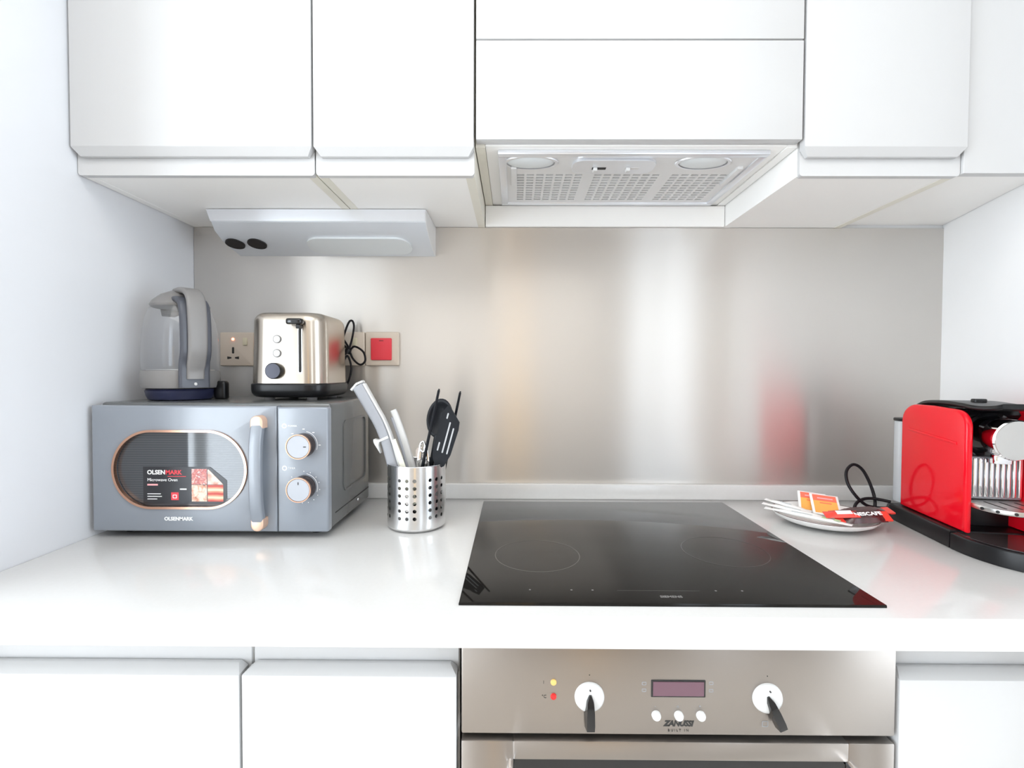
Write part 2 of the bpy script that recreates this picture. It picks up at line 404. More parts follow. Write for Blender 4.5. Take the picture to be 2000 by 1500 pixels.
# hood housing
t = thing('hood_cabinet', 'white cabinet with flap door housing the extractor hood', 'cabinet', (.2255, YB, 1.645))
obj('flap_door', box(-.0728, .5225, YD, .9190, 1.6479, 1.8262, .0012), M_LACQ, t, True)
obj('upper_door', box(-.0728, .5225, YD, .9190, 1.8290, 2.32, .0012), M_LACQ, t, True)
obj('side_panel', box(-.0752, -.0575, .9205, YB-.001, 1.6435, 2.32), M_EDGE, t, True)
obj('side_panel', box(.5080, .5262, .9205, YB-.001, 1.6435, 2.32), M_CARC, t, True)
obj('bottom_panel', box(-.0568, .5074, .9205, YB-.001, 1.6462, 1.662), M_CARC, t, True)
tag(obj('filler_strip', box(-.0755, .5268, YB-.014, YB-.004, ZU, 1.6425, .0006, 1), M_CARC), 'white strip on the wall just under the extractor hood', 'filler strip')
# filler between the last cabinet and the slanting wall
t = thing('cabinet_filler', 'white filler board closing the gap between wall cabinet and slanting wall', 'filler board', (.9, YB, ZU))
obj('front_board', box(.8270, xr(YC-.012)-.003, YC-.012, YC+.004, ZU+.001, 2.32, .0006, 1), M_LACQ, t, True)
obj('under_board', plate_z([(.8275, YC+.0095), (xr(YC+.009)-.001, YC+.0095), (xr(YB)-.002, YB-.001), (.8275, YB-.001)], ZU+.008, ZU+.024), M_CARC, t, True)

# ------------------------------------------------------------------ extractor hood
HZ = 1.637
t = thing('extractor_hood', 'silver built-in extractor hood with slotted grille under the cabinet', 'extractor hood', (.23, 1.08, HZ))
hx0, hx1, hy0, hy1 = -.0340, .4850, .9340, 1.2190
b = bmesh.new()
def frame_z(b, x0, x1, y0, y1, w, z0, z1):
    box(x0, x1, y0, y0+w, z0, z1, .002, 2, bm=b); box(x0, x1, y1-w, y1, z0, z1, .002, 2, bm=b)
    box(x0, x0+w, y0+w*.7, y1-w*.7, z0, z1, .002, 2, bm=b); box(x1-w, x1, y0+w*.7, y1-w*.7, z0, z1, .002, 2, bm=b)
frame_z(b, hx0, hx1, hy0, hy1, .016, HZ, HZ+.009)
obj('rim', b, M_ALUL, t, True)
obj('plate', box(hx0+.014, hx1-.014, hy0+.014, hy0+.085, HZ+.003, HZ+.012, .001, 1), M_HOOD, t, True)
# slotted grille: cells with a rectangular hole each
b = bmesh.new(); gx0, gx1, gy0, gy1, gz = hx0+.014, hx1-.014, hy0+.085, hy1-.014, HZ+.0035
nx, ny = 24, 13; cw, ch = (gx1-gx0)/nx, (gy1-gy0)/ny
for i in range(nx):
    for j in range(ny):
        x0, y0 = gx0+i*cw, gy0+j*ch; x1, y1 = x0+cw, y0+ch
        hole = 1 <= i < nx-1 and 0 < j < ny-1 and i not in (8, 16)
        o = [b.verts.new(p) for p in ((x0, y0, gz), (x0, y1, gz), (x1, y1, gz), (x1, y0, gz))]
        if not hole: b.faces.new(o); continue
        sx, sy = cw*.13, ch*.22
        q = [b.verts.new(p) for p in ((x0+sx, y0+sy, gz), (x0+sx, y1-sy, gz), (x1-sx, y1-sy, gz), (x1-sx, y0+sy, gz))]
        for k in range(4): b.faces.new((o[k], o[(k+1) % 4], q[(k+1) % 4], q[k]))
        u = [b.verts.new((v.co.x, v.co.y, gz+.003)) for v in q]
        for k in range(4): b.faces.new((q[k], q[(k+1) % 4], u[(k+1) % 4], u[k]))
bmesh.ops.remove_doubles(b, verts=b.verts[:], dist=1e-6)
obj('grille', b, M_HOOD, t, True, flat=True)
obj('filter', box(gx0, gx1, gy0, gy1, gz+.003, gz+.005), mat('grease_filter', (.02, .019, .018), .8), t, True)
for cx in (.030, .372):
    e = lathe([(0, -.006), (.5, -.0045), (.85, -.002), (1.0, .001), (1.0, .003)], 32)
    for v in e.verts: v.co = Vector((cx+v.co.x*.048, hy0+.042+v.co.y*.027, HZ+.002+v.co.z))
    l = obj('lamp_lens', e, M_LENS, t, True)
    e = bmesh.new()
    rr = lathe([(1.0, 0), (1.13, -.0), (1.16, .002), (1.0, .003)], 32, caps=False)
    for v in rr.verts: v.co = Vector((cx+v.co.x*.048, hy0+.042+v.co.y*.027, HZ+.0005+v.co.z))
    obj('lens_ring', rr, M_ALUL, l, True)
cp = obj('control_panel', plate_z(shift(rrect(.165, .062, .022, 6), .196, hy0+.052), HZ-.003, HZ+.006), M_ALUL, t, True)
for sx in (.160, .226):
    obj('switch_slot', box(sx-.006, sx+.022, hy0+.052, hy0+.062, HZ-.0034, HZ-.001), M_DARK if sx < .2 else M_HOOD, cp, True)
    obj('slider', box(sx-.004, sx+.004, hy0+.050, hy0+.063, HZ-.010, HZ-.003, .0015, 2), M_WHITE, cp, True)
for hx in (hx0+.030, hx1-.030):
    obj('filter_latch', box(hx-.006, hx+.006, hy0+.060, hy0+.150, HZ-.003, HZ+.005, .002, 2), M_HOOD, t, True)

# ------------------------------------------------------------------ lamp under the left cabinets
t = thing('under_cabinet_lamp', 'silver wedge-shaped lamp with two dark sockets under the wall cabinets', 'lamp', (-.455, 1.176, ZU))
lx0, lx1 = -.7030, -.2045
def wedge(x0, x1, prof, notch):
    b = bmesh.new()
    L = [b.verts.new((x0+n, y, z)) for (y, z), n in zip(prof, notch)]; R = [b.verts.new((x1, y, z)) for y, z in prof]
    n = len(prof); b.faces.new(L); b.faces.new(R[::-1])
    for i in range(n): b.faces.new((L[(i+1) % n], L[i], R[i], R[(i+1) % n]))
    bmesh.ops.recalc_face_normals(b, faces=b.faces[:]); return b
zl = ZU-.0005
prof = [(1.1095, zl-.0285), (1.130, zl-.042), (1.165, zl-.056), (1.205, zl-.066), (1.2445, zl-.0735), (1.2445, zl), (1.1095, zl)]
obj('housing', wedge(lx0, lx1, prof, [.010, .005, .002, .001, .001, 0, 0]), M_ALU, t, True, ang=25)
obj('front_trim', wedge(lx0, lx1, [(1.1062, zl-.0005), (1.1072, zl-.0270), (1.1093, zl-.0275), (1.1093, zl-.0005)], [0, .009, .009, 0]), M_ALUL, t, True)
obj('end_cap', plate_x([(y, z) for y, z in prof], lx1, lx1+.0015), M_HOOD, t, True)
def on_slope(b):   # carry a flat shape (x, s along slope, h proud) onto the sloping face
    p0, p1 = Vector((0, 1.130, zl-.042)), Vector((0, 1.2445, zl-.0735))
    d = (p1-p0).normalized(); nrm = Vector((0, d.z, -d.y))
    for v in b.verts:
        x, s, h = v.co; v.co = Vector((x, 0, 0)) + p0 + d*s + nrm*h
    bmesh.ops.recalc_face_normals(b, faces=b.faces[:]); return b
for cx in (-.6770, -.6240):
    e = lathe([(.0215, -.004), (.0215, .0075), (.0195, .0085), (.0185, .0072), (0, .0072)], 32); bmesh.ops.translate(e, verts=e.verts[:], vec=(cx, .050, 0))
    obj('socket_hole', on_slope(e), mat('matt_black_socket', (.012, .009, .008), .6), t, True)
e = plate_z(shift(rrect(.252, .074, .034, 8), -.378, .060), -.004, .0072)
obj('diffuser', on_slope(e), M_LENS, t, True)

# ------------------------------------------------------------------ worktop and base cabinets
YF = .6335
t = thing('worktop', 'white quartz worktop with upstand along the wall', 'worktop', (0, YB, .856))
o = [(XL+.0005, YF), (xr(YF)-.001, YF), (xr(YB)-.001, YB-.001), (XL+.0005, YB-.001)]
b = plate_z(o, .8558, WT); bmesh.ops.bevel(b, geom=[e for e in b.edges if e.calc_length() > .5], offset=.002, segments=2, profile=.5, affect='EDGES')
obj('slab', b, M_QUARTZ, t, True)
obj('upstand', box(XL+.0005, xr(YB-.02)-.001, YB-.022, YB-.004, WT, .9375, .0015), M_QUARTZ, t, True)
YO = .662                                    # plane of the lower doors and the oven
def base_cabinet(x0, x1, d0, d1, label):
    t = thing('base_cabinet', label, 'cabinet', ((x0+x1)/2, 1.0, 0), 0, 'white base cabinets')
    for a, c in ((x0+.0006, x0+.018), (x1-.018, x1-.0006)): obj('side_panel', box(a, c, YO+.03, 1.2, .10, .855), M_CARC, t, True)
    obj('bottom_panel', box(x0+.018, x1-.018, YO+.03, 1.2, .10, .118), M_CARC, t, True)
    obj('back_panel', box(x0+.018, x1-.018, 1.19, 1.2, .118, .855), M_CARC, t, True)
    obj('plinth', box(x0, x1, YO+.06, YO+.075, 0, .10), M_CARC, t, True)
    r = box(x0+.0012, x1-.0012, YO+.0265, YO+.038, .79, .8552, .001, 1)
    obj('grip_rail', r, M_LACQ, t, True)
    obj('door', lip_door(d0, d1, .112, .7995, .8075, YO, YO+.0255, .0185), M_LACQ, t, True)
base_cabinet(XL+.0008, -.3765, XL+.003, -.3818, 'wide white base cabinet under the microwave')
base_cabinet(-.3755, -.0775, -.3782, -.0795, 'narrow white base cabinet between the wide cabinet and the oven')
base_cabinet(.5300, .82, .5318, .8185, 'white base cabinet right of the oven below the coffee machine')

# ------------------------------------------------------------------ oven
t = thing('oven', 'stainless steel built-in oven with two knobs under the hob', 'oven', (.2270, .9, .25))
ox0, ox1 = -.0728, .5268
obj('body', box(ox0+.012, ox1-.012, YO+.021, 1.18, .27, .85), M_DARK, t, True)
fa = obj('fascia', box(ox0, ox1, YO, YO+.020, .7200, .8553, .0025), M_STEELW, t, True)
obj('lettering', text_y('ZANUSSI', .2278, YO-.0002, .7332, .0105, bold=.0005, shear=.25, align='CENTER', spacing=.95), M_PRINTB, fa, True)
obj('lettering', text_y('BUILT IN', .2278, YO-.0002, .7255, .0048, align='CENTER', spacing=1.6), M_PRINTB, fa, True)
for s, x, z in (('°C', .0385, .7712), ('I', .0405, .7912)): obj('symbol', text_y(s, x, YO-.0002, z, .0062), M_PRINTB, fa, True)
for x, z in ((.180, .7925), (.180, .7830), (.2725, .7935), (.2725, .7830)):
    obj('symbol', ring_y(shift(rrect(.006, .0045, .001, 2), x, z), shift(rrect(.0045, .003, .0006, 2), x, z), YO-.0003, YO), M_PRINTG, fa, True)
for x, s in ((.1967, '-'), (.2278, 'o'), (.2582, '+')): obj('symbol', text_y(s, x-.001, YO-.0002, .7590, .006, align='CENTER'), M_PRINTG, fa, True)
ds = obj('display', box(.1895, .2646, YO-.0012, YO+.001, .7738, .7978, .0006, 1), M_BLACKG, t, True)
obj('screen', box(.1920, .2621, YO-.0018, YO-.0011, .7760, .7958), mat('smoked_purple_screen', (.13, .06, .085), .12, coat=.4), ds, True)
for x in (.1967, .2278, .2582):
    e = lathe([(.0062, 0), (.0062, .004), (.0050, .0062), (.003, .0058), (0, .0052)], 24); e.transform(Matrix.Translation((x, YO, .7488)) @ Matrix.Rotation(PI/2, 4, 'X'))
    obj('button', e, M_WHITE, t, True)
for z, m, lb in ((.7936, mat('amber_lens', (.80, .50, .16), .2), 'amber indicator light'), (.7735, mat('red_lens', (.75, .02, .02), .2), 'red indicator light')):
    l = obj('indicator_light', disc_y(.0549, YO-.0022, YO+.001, z, .0042, 20, bev=.001), m, t, True); l['label'] = lb
def oven_knob(x, z, ang):
    e = lathe([(.0205, 0), (.0205, .002), (.0195, .0045), (.0165, .0070), (.010, .0088), (0, .0092)], 40)
    e.transform(Matrix.Translation((x, YO, z)) @ Matrix.Rotation(PI/2, 4, 'X'))
    k = obj('knob', e, M_WHITE, t, True)
    # black pointer blade: ridge along the dial, hanging below it
    pr = bmesh.new(); sec = []
    for s, hw, h in ((.008, .0018, .0105), (.000, .0056, .0135), (-.014, .0070, .0160), (-.030, .0074, .0165), (-.0385, .0070, .0150)):
        sec.append([pr.verts.new((-hw, -.004, s)), pr.verts.new((hw, -.004, s)), pr.verts.new((hw*.75, -h, s)), pr.verts.new((-hw*.75, -h, s))])
    for a, c in zip(sec, sec[1:]):
        for i in range(4): pr.faces.new((a[i], a[(i+1) % 4], c[(i+1) % 4], c[i]))
    pr.faces.new(sec[0][::-1]); pr.faces.new(sec[-1]); bmesh.ops.recalc_face_normals(pr, faces=pr.faces[:])
    pr.transform(Matrix.Translation((x, YO-.001, z)) @ Matrix.Rotation(ang, 4, 'Y'))
    obj('pointer', pr, M_BLACKG, k, True)
    obj('index_dot', disc_y(x, YO-.0095, YO-.006, z+.0135, .0011, 12), M_PRINTB, k, True)
    obj('symbol', disc_y(x, YO-.0003, YO, z+.030, .0008, 10), M_PRINTB, fa, True)
oven_knob(.1045, .7738, 0); oven_knob(.3496, .7740, -.42)
obj('symbol', ring_y(shift(rrect(.0085, .008, .001, 2), .3475, .7370), shift(rrect(.0068, .0063, .0006, 2), .3475, .7370), YO-.0003, YO), M_PRINTG, fa, True)
b = box(ox0, .0, YO, YO+.02,   .27, .7100, .002); box(.4630, ox1, YO, YO+.02,   .27, .7100, .002, bm=b); box(-.001, .464, YO, YO+.02, .6835, .7100, .002, bm=b); box(-.001, .464, YO, YO+.02, .27, .33, .002, bm=b)
dr = obj('door', b, M_STEELW, t, True)
obj('door_glass', box(-.001, .464, YO+.004, YO+.012, .328, .6845), M_BLACKG, dr, True)
hb = tube([(-.004, YO+.002, .6800), (-.0045, YO-.018, .6785), (-.002, YO-.034, .668), (.010, YO-.040, .660), (.05, YO-.040, .658), (.23, YO-.040, .657), (.41, YO-.040, .658), (.450, YO-.040, .660), (.463, YO-.034, .668), (.4665, YO-.018, .6785), (.466, YO+.002, .6800)], .0055, seg=12)
obj('handle', hb, M_CHROME, dr, True)

# ------------------------------------------------------------------ hob
t = thing('hob', 'black glass induction hob set on the worktop', 'hob', (.2150, .925, WT))
b = plate_z([(-.0765, .6615), (.5115, .6615), (.5115, 1.1900), (-.0765, 1.1900)], WT+.0002, WT+.0045)
bmesh.ops.bevel(b, geom=[e for e in b.edges if min(v.co.z for v in e.verts) > WT+.004], offset=.0015, segments=2, profile=.5, affect='EDGES')
g = obj('glass_top', b, mat('black_ceramic_glass', (.010, .009, .008), .035, coat=.0, var=.05, spec=.24), t, True)
M_HM = mat('hob_print', (.05, .047, .042), .25, var=.02)
def zring(cx, cy, r0, r1, z0, z1, seg=64):
    o = [(cx+r1*math.cos(2*PI*i/seg), cy+r1*math.sin(2*PI*i/seg)) for i in range(seg)]; n = [(cx+r0*math.cos(2*PI*i/seg), cy+r0*math.sin(2*PI*i/seg)) for i in range(seg)]
    b = ring_y(o, n, 0, 1)
    for v in b.verts: v.co = Vector((v.co.x, v.co.z, z0 if v.co.y < .5 else z1))
    bmesh.ops.recalc_face_normals(b, faces=b.faces[:]); return b
for cx, cy, r in ((.040, .838, .073), (.375, .862, .073)):
    obj('cooking_zone_mark', zring(cx, cy, r-.0008, r+.0008, WT+.0044, WT+.0047), M_HM if cy < .85 else mat('hob_print_faint', (.03, .028, .026), .2), g, True)
e = text_bm('SIEMENS', .0085, bold=.0002, align='CENTER'); e.transform(Matrix.Translation((.2226, .6790, WT+.0046)))
obj('lettering', e, mat('hob_lettering', (.16, .155, .15), .3), g, True)
for x in (.023, .0836, .1143, .2936, .3319): obj('touch_key_mark', plate_z(shift(circ(.0016, 12), x, .7015), WT+.0044, WT+.0047), mat('hob_lettering', (.16, .155, .15), .3), g, True)
obj('slider_mark', box(.150, .270, .7000, .7010, WT+.0044, WT+.0047), M_HM, g, True)

# ------------------------------------------------------------------ microwave
MX0, MX1, MY, MZ0, MZ1 = -.8120, -.3570, .9228, .9125, 1.1560
t = thing('microwave_oven', 'blue-grey microwave with rose gold trimmed oval window on the worktop', 'microwave', (-.585, 1.06, WT))
YBk = 1.190
b = box(MX0+.004, MX1-.002, MY+.018, YBk, MZ0, 1.1610, .006, 3)
body = obj('shell', b, M_MWB, t, True)
# pressed relief on the right flank
ol = [(y+1.085, z+1.045) for y, z in rrect(.150, .150, .016, 6)]; il = [(y+1.085, z+1.045) for y, z in rrect(.142, .142, .013, 6)]
rb = ring_y(ol, il, 0, 1)
for v in rb.verts: v.co = Vector((MX1-.0025 if v.co.y > .5 else MX1+.0002, v.co.x, v.co.z))
bmesh.ops.recalc_face_normals(rb, faces=rb.faces[:]); obj('pressed_rib', rb, M_MWB, body, True)
obj('flank_groove', box(MX1-.004, MX1-.0015, .965, 1.185, .9385, .9405), M_DARK, body, True)
obj('screw', lathe([(.0035, 0), (.003, .0012), (0, .0016)], 16, center=(0, 0, 0)), M_CHROME, body)
sc = body.children[-1]; sc.matrix_basis = world_of(body).inverted() @ Matrix.Translation((MX1-.002, 1.105, .9295)) @ Matrix.Rotation(PI/2, 4, 'Y')
# door with an oval opening
DX1 = -.4557
wc, wz, ww, wh = -.6415, 1.0335, .2540, .1460
N = 64
def stadium(w, h, n=N):
    r = h/2; o = []
    for k in range(n//2+1-1+1):
        a = -PI/2 + PI*k/(n//2); o.append((w/2-r+r*math.cos(a), r*math.sin(a)))
    for k in range(n//2+1):
        a = PI/2 + PI*k/(n//2); o.append((-w/2+r+r*math.cos(a), r*math.sin(a)))
    return o
def perim(x0, x1, z0, z1, inner, cx, cz):
    """outer rectangle points matched to the inner outline by direction from its centre line"""
    o = []
    for (x, z) in inner:
        px = x-cx; pz = z-cz
        sx = (x1-cx)/px if px > 1e-9 else ((x0-cx)/px if px < -1e-9 else 1e9)
        sz = (z1-cz)/pz if pz > 1e-9 else ((z0-cz)/pz if pz < -1e-9 else 1e9)
        s = min(sx, sz); o.append([cx+px*s, cz+pz*s])
    for cxn, czn in ((x0, z0), (x1, z0), (x1, z1), (x0, z1)):
        k = min(range(len(o)), key=lambda i: (o[i][0]-cxn)**2+(o[i][1]-czn)**2); o[k] = [cxn, czn]
    return [tuple(p) for p in o]
inn = shift(stadium(ww, wh), wc, wz)
dob = ring_y(perim(MX0, DX1, MZ0+.001, MZ1, inn, wc, wz), inn, MY, MY+.017)
bmesh.ops.bevel(dob, geom=[e for e in dob.edges if all(abs(v.co.y-MY) < 1e-6 for v in e.verts) and any(abs(v.co.x-q) < 1e-6 and abs(e.verts[1-i].co.x-q) < 1e-6 for i, v in enumerate(e.verts) for q in (MX0, DX1)) or all(abs(v.co.y-MY) < 1e-6 and (abs(v.co.z-MZ1) < 1e-6 or abs(v.co.z-MZ0-.001) < 1e-6) for v in e.verts)], offset=.004, segments=3, profile=.5, affect='EDGES')
door = obj('door', dob, M_MW, t, True, ang=30)
obj('window_trim', ring_y(shift(stadium(ww+.006, wh+.006), wc, wz), shift(stadium(ww-.003, wh-.003), wc, wz), MY-.0035, MY+.004), M_COPPER, door, True)
M_MWG = ramp_mat('dark_oven_glass', [(.42, (.040, .044, .050)), (.58, (.060, .065, .072))], 70, .05, 'Z', coat=.35, spec=.5)
obj('window_glass', plate_y(shift(stadium(ww-.001, wh-.001), wc, wz), MY+.006, MY+.010), M_MWG, door, True)
# sticker on the glass
YS = MY+.0058
sx0, sz0 = -.7170, .9655
stk = obj('sticker', plate_y([(sx0, sz0), (sx0+.155, sz0), (sx0+.162, sz0+.012), (sx0+.162, sz0+.046), (sx0+.130, sz0+.072), (sx0, sz0+.072)], YS-.0004, YS), mat('black_sticker', (.022, .022, .026), .25), door, True)
yk = YS-.0005
obj('lettering', text_y('OLSEN', sx0+.008, yk, sz0+.0575, .0115, bold=.00035), M_PRINT, stk, True)
obj('lettering', text_y('MARK', sx0+.0436, yk, sz0+.0575, .0115, bold=.00035), M_PRINTR, stk, True)
obj('lettering', text_y('Microwave Oven', sx0+.008, yk, sz0+.0440, .0085), M_PRINT, stk, True)
obj('print_bar', box(sx0+.008, sx0+.0285, yk-.0001, yk+.0003, sz0+.0355, sz0+.0388), mat('pink_print', (.85, .40, .42), .4), stk, True)
obj('print_bar', box(sx0+.0475, sx0+.083, yk-.0001, yk+.0003, sz0+.0528, sz0+.0540), M_PRINTR, stk, True)
for k, wd in enumerate((.026, .028, .019)): obj('print_line', box(sx0+.008, sx0+.008+wd, yk-.0001, yk+.0003, sz0+.0188-k*.005, sz0+.0202-k*.005), M_PRINT, stk, True)
ic = obj('icon', box(sx0+.054, sx0+.0685, yk-.0001, yk+.0003, sz0+.0075, sz0+.0225), M_PRINTR, stk, True)
obj('icon_mark', ring_y(shift(rrect(.008, .007, .001, 2), sx0+.0612, sz0+.0145), shift(rrect(.0055, .0045, .0006, 2), sx0+.0612, sz0+.0145), yk-.0004, yk-.0001), M_PRINT, ic, True)
obj('print_line', box(sx0+.071, sx0+.084, yk-.0001, yk+.0003, sz0+.0275, sz0+.0300), M_PRINT, stk, True)
fx = sx0+.094
foods = [((fx, sz0+.038), .0295, .030, ramp_mat('meat_photo', [(.3, (.75, .65, .60)), (.48, (.45, .08, .08)), (.62, (.75, .32, .26)), (.75, (.85, .80, .75))], 90, .3, distortion=1.5)),
         ((fx, sz0+.005), .0295, .032, ramp_mat('pizza_photo', [(.25, (.10, .05, .05)), (.42, (.72, .30, .18)), (.6, (.85, .70, .58)), (.8, (.80, .45, .32))], 110, .3, distortion=.6)),
         ((fx+.031, sz0+.005), .0300, .032, ramp_mat('sandwich_photo', [(.15, (.55, .05, .03)), (.4, (.85, .45, .25)), (.6, (.70, .08, .05)), (.85, (.90, .70, .45))], 22, .3, 'Z', distortion=1.5))]
for (px, pz), pw, ph, m in foods: obj('food_picture', box(px, px+pw, yk-.0001, yk+.0003, pz, pz+ph), m, stk, True)
obj('food_picture', plate_y([(fx+.031, sz0+.038), (fx+.061, sz0+.038), (fx+.0565, sz0+.043), (fx+.033, sz0+.067), (fx+.031, sz0+.067)], yk-.0001, yk+.0003), ramp_mat('slice_photo', [(.35, (.70, .22, .15)), (.6, (.90, .72, .62))], 60, .3), stk, True)
obj('lettering', text_y('OLSENMARK', -.6455, MY-.0002, .9352, .0095, bold=.0003, align='CENTER'), M_PRINT, door, True)
# handle
hx = -.4845
hp = smooth_path([(hx, MY-.012, 1.122), (hx, MY-.020, 1.085), (hx, MY-.022, 1.03), (hx, MY-.020, .975), (hx, MY-.012, .937)], 6)
han = obj('handle', sweep(hp, rrect(.0235, .014, .004, 3), up=(0, -1, 0)), M_MW, t, True)
for z, s in ((1.121, 1), (.938, -1)):
    ol = [(hx-.0118, z-s*.006), (hx+.0118, z-s*.006)] + [(hx+.0118*math.cos(a), z+s*(.006+.0118*math.sin(a))) for a in [PI*k/14 for k in range(15)]]
    e = plate_y(ol, MY-.0195, MY+.001, bev=.0025)
    obj('handle_end', e, M_ROSE2, han, True)
# control panel
pb = box(DX1+.0012, MX1, MY, MY+.017, MZ0+.001, MZ1-.002)
bmesh.ops.bevel(pb, geom=[e for e in pb.edges if all(abs(v.co.y-MY) < 1e-6 for v in e.verts)] + [e for e in pb.edges if all(abs(v.co.x-MX1) < 1e-6 for v in e.verts) and abs(e.verts[0].co.y-e.verts[1].co.y) > .01], offset=.004, segments=3, profile=.5, affect='EDGES')
pan = obj('control_panel', pb, M_MW, t, True)
for i, kz in enumerate((1.0815, 1.0005)):
    kx = -.4035
    kn = obj('knob', disc_y(kx, MY-.024, MY+.001, kz, .0230, 48, bev=.001), mat('dark_knob_side', (.06, .045, .045), .25, .5), t, True)
    a = [(kx+.0234*math.cos(2*PI*k/48), kz+.0234*math.sin(2*PI*k/48)) for k in range(48)]; c = [(kx+.0216*math.cos(2*PI*k/48), kz+.0216*math.sin(2*PI*k/48)) for k in range(48)]
    obj('knob_ring', ring_y(a, c, MY-.0252, MY-.021), M_COPPER, kn, True)
    obj('knob_face', disc_y(kx, MY-.0249, MY-.022, kz, .0208, 48), mat('knob_face_grey', (.42, .44, .48), .35), kn, True)
    obj('knob_mark', box(kx-.0008, kx+.0008, MY-.0255, MY-.0248, kz+.010, kz+.015) if i else box(kx+.010, kx+.015, MY-.0255, MY-.0248, kz-.0008, kz+.0008), M_PRINTB, kn, True)
    bb = bmesh.new()
    angs = [180, 135, 90, 52, 0] if i == 0 else [90, 66, 40, 18, -8, -30, -52, -74, -96, -118, -140, -160, -180, 160, 140]
    for g_ in angs:
        q = math.radians(g_)
        px, pz = kx+.0305*math.cos(q), kz+.0305*math.sin(q); wd = .0042 if i == 0 else .0014
        box(px-wd/2, px+wd/2, MY-.0003, MY+.0005, pz-.0007, pz+.0007, bm=bb)
    arc = [(kx+.0268*math.cos(math.radians(q)), kz+.0268*math.sin(math.radians(q))) for q in range(-20, 85, 7)]; arc2 = [(kx+.0260*math.cos(math.radians(q)), kz+.0260*math.sin(math.radians(q))) for q in range(-20, 85, 7)]
    plate_y(arc + arc2[::-1], MY-.0003, MY+.0005, bm=bb)
    obj('dial_marks', bb, M_PRINT, pan, True)['kind'] = 'stuff'
    a = [(-.4405+.0048*math.cos(2*PI*k/24), kz+.0365+.0048*math.sin(2*PI*k/24)) for k in range(24)]; c = [(-.4405+.0030*math.cos(2*PI*k/24), kz+.0365+.0030*math.sin(2*PI*k/24)) for k in range(24)]
    obj('icon', ring_y(a, c, MY-.0003, MY+.0005), M_PRINT, pan, True)
    obj('lettering', text_y(('POWER', 'TIMER')[i], -.4335, MY-.0002, kz+.0348, .0050), M_PRINT, pan, True)
for fx_, fy_ in ((MX0+.04, MY+.05), (MX1-.04, MY+.05), (MX0+.04, YBk-.03), (MX1-.04, YBk-.03)):
    obj('foot', lathe([(.012, WT+.0002), (.014, MZ0+.001)], 20, center=(fx_, fy_, 0)), M_BLACK, t, True)

# ------------------------------------------------------------------ kettle on the microwave
KT = 1.1612
t = thing('kettle', 'clear glass electric kettle with grey lid and handle on the microwave', 'kettle', (-.7260, 1.0420, KT), math.radians(52))
t.scale = (.89, .89, 1.0); t.location.x = -.7190
pbs = obj('power_base', lathe([(.060, 0), (.066, .002), (.070, .010), (.0725, .020), (.070, .0235), (0, .0235)], 56), M_NAVY, t)
c = tube([(.060, .012, .012), (.082, .025, .012), (.090, .050, .010), (.075, .085, .008), (.045, .105, .006)], .0035)
obj('cord', c, M_RUB, pbs)
e = rbox(.030, .024, .040, .008, .006, .004, 4, 3)
e.transform(Matrix.Rotation(math.radians(-52), 4, 'Z') @ Matrix.Translation((.084, .022, .0)))
obj('cord_plug', e, M_BLACK, pbs)
obj('lower_collar', lathe([(.070, .0245), (.079, .026), (.0815, .033), (.0815, .056), (.0795, .062), (.076, .0625), (0, .058)], 56), M_GREY, t)
gp = [(.0775, .0615), (.0795, .066), (.0800, .085), (.0795, .110), (.0770, .140), (.0720, .168), (.0640, .190), (.0575, .200)]
gi = [(r-.0022, z) for r, z in gp]
obj('glass_body', lathe(gp, 64, caps=False), M_KGLASS, t)
obj('heating_plate', lathe([(.070, .0628), (.0685, .0645), (0, .0650)], 40), M_SATIN, t)
lid = obj('lid', lathe([(.0550, .1945), (.0600, .1965), (.0615, .2005), (.0560, .2095), (.0400, .2225), (.0200, .2310), (0, .2330)], 56), M_GREY, t)
sp = bmesh.new(); P = [(-.030, .050, .206), (.030, .050, .206), (.016, .088, .196), (-.016, .088, .196)]
top = [sp.verts.new(p) for p in P]; bot = [sp.verts.new((x*.9, y-.004, z-.014)) for x, y, z in P]
sp.faces.new(top); sp.faces.new(bot[::-1])
for i in range(4): sp.faces.new((top[(i+1) % 4], top[i], bot[i], bot[(i+1) % 4]))
bmesh.ops.recalc_face_normals(sp, faces=sp.faces[:]); bmesh.ops.bevel(sp, geom=sp.edges[:], offset=.002, segments=2, profile=.5, affect='EDGES')
obj('spout', sp, M_GREY, lid)
hp = smooth_path([(0, -.005, .2300), (0, -.040, .2300), (0, -.076, .2230), (0, -.097, .2050), (0, -.105, .1700), (0, -.107, .1350), (0, -.106, .1050), (0, -.098, .0800), (0, -.091, .0620), (0, -.090, .0450)], 6)
han = obj('handle', sweep(hp, rrect(.0360, .012, .005, 4), up=(0, 0, 1), scale=lambda s: (1+.10*math.sin(s*PI) if s < .85 else 1.0, 1)), M_GREY, t)
hq = smooth_path([(0, -.020, .2080), (0, -.055, .2085), (0, -.080, .200), (0, -.090, .1850), (0, -.0945, .1600), (0, -.096, .1300), (0, -.0945, .1000), (0, -.0860, .0780), (0, -.0835, .0560), (0, -.0835, .0270)], 6)
obj('handle_inner_shell', sweep(hq, rrect(.0640, .013, .006, 4), up=(0, 0, 1)), M_DGREY, han)
obj('level_light', disc_y(0, -.0925, -.085, .0345, .0032, 16, bev=.0008), M_WHITE, han)
e = disc_y(0, -.1045, -.095, .088, .0030, 16, bev=.0008); obj('screw', e, M_BLACK, han)

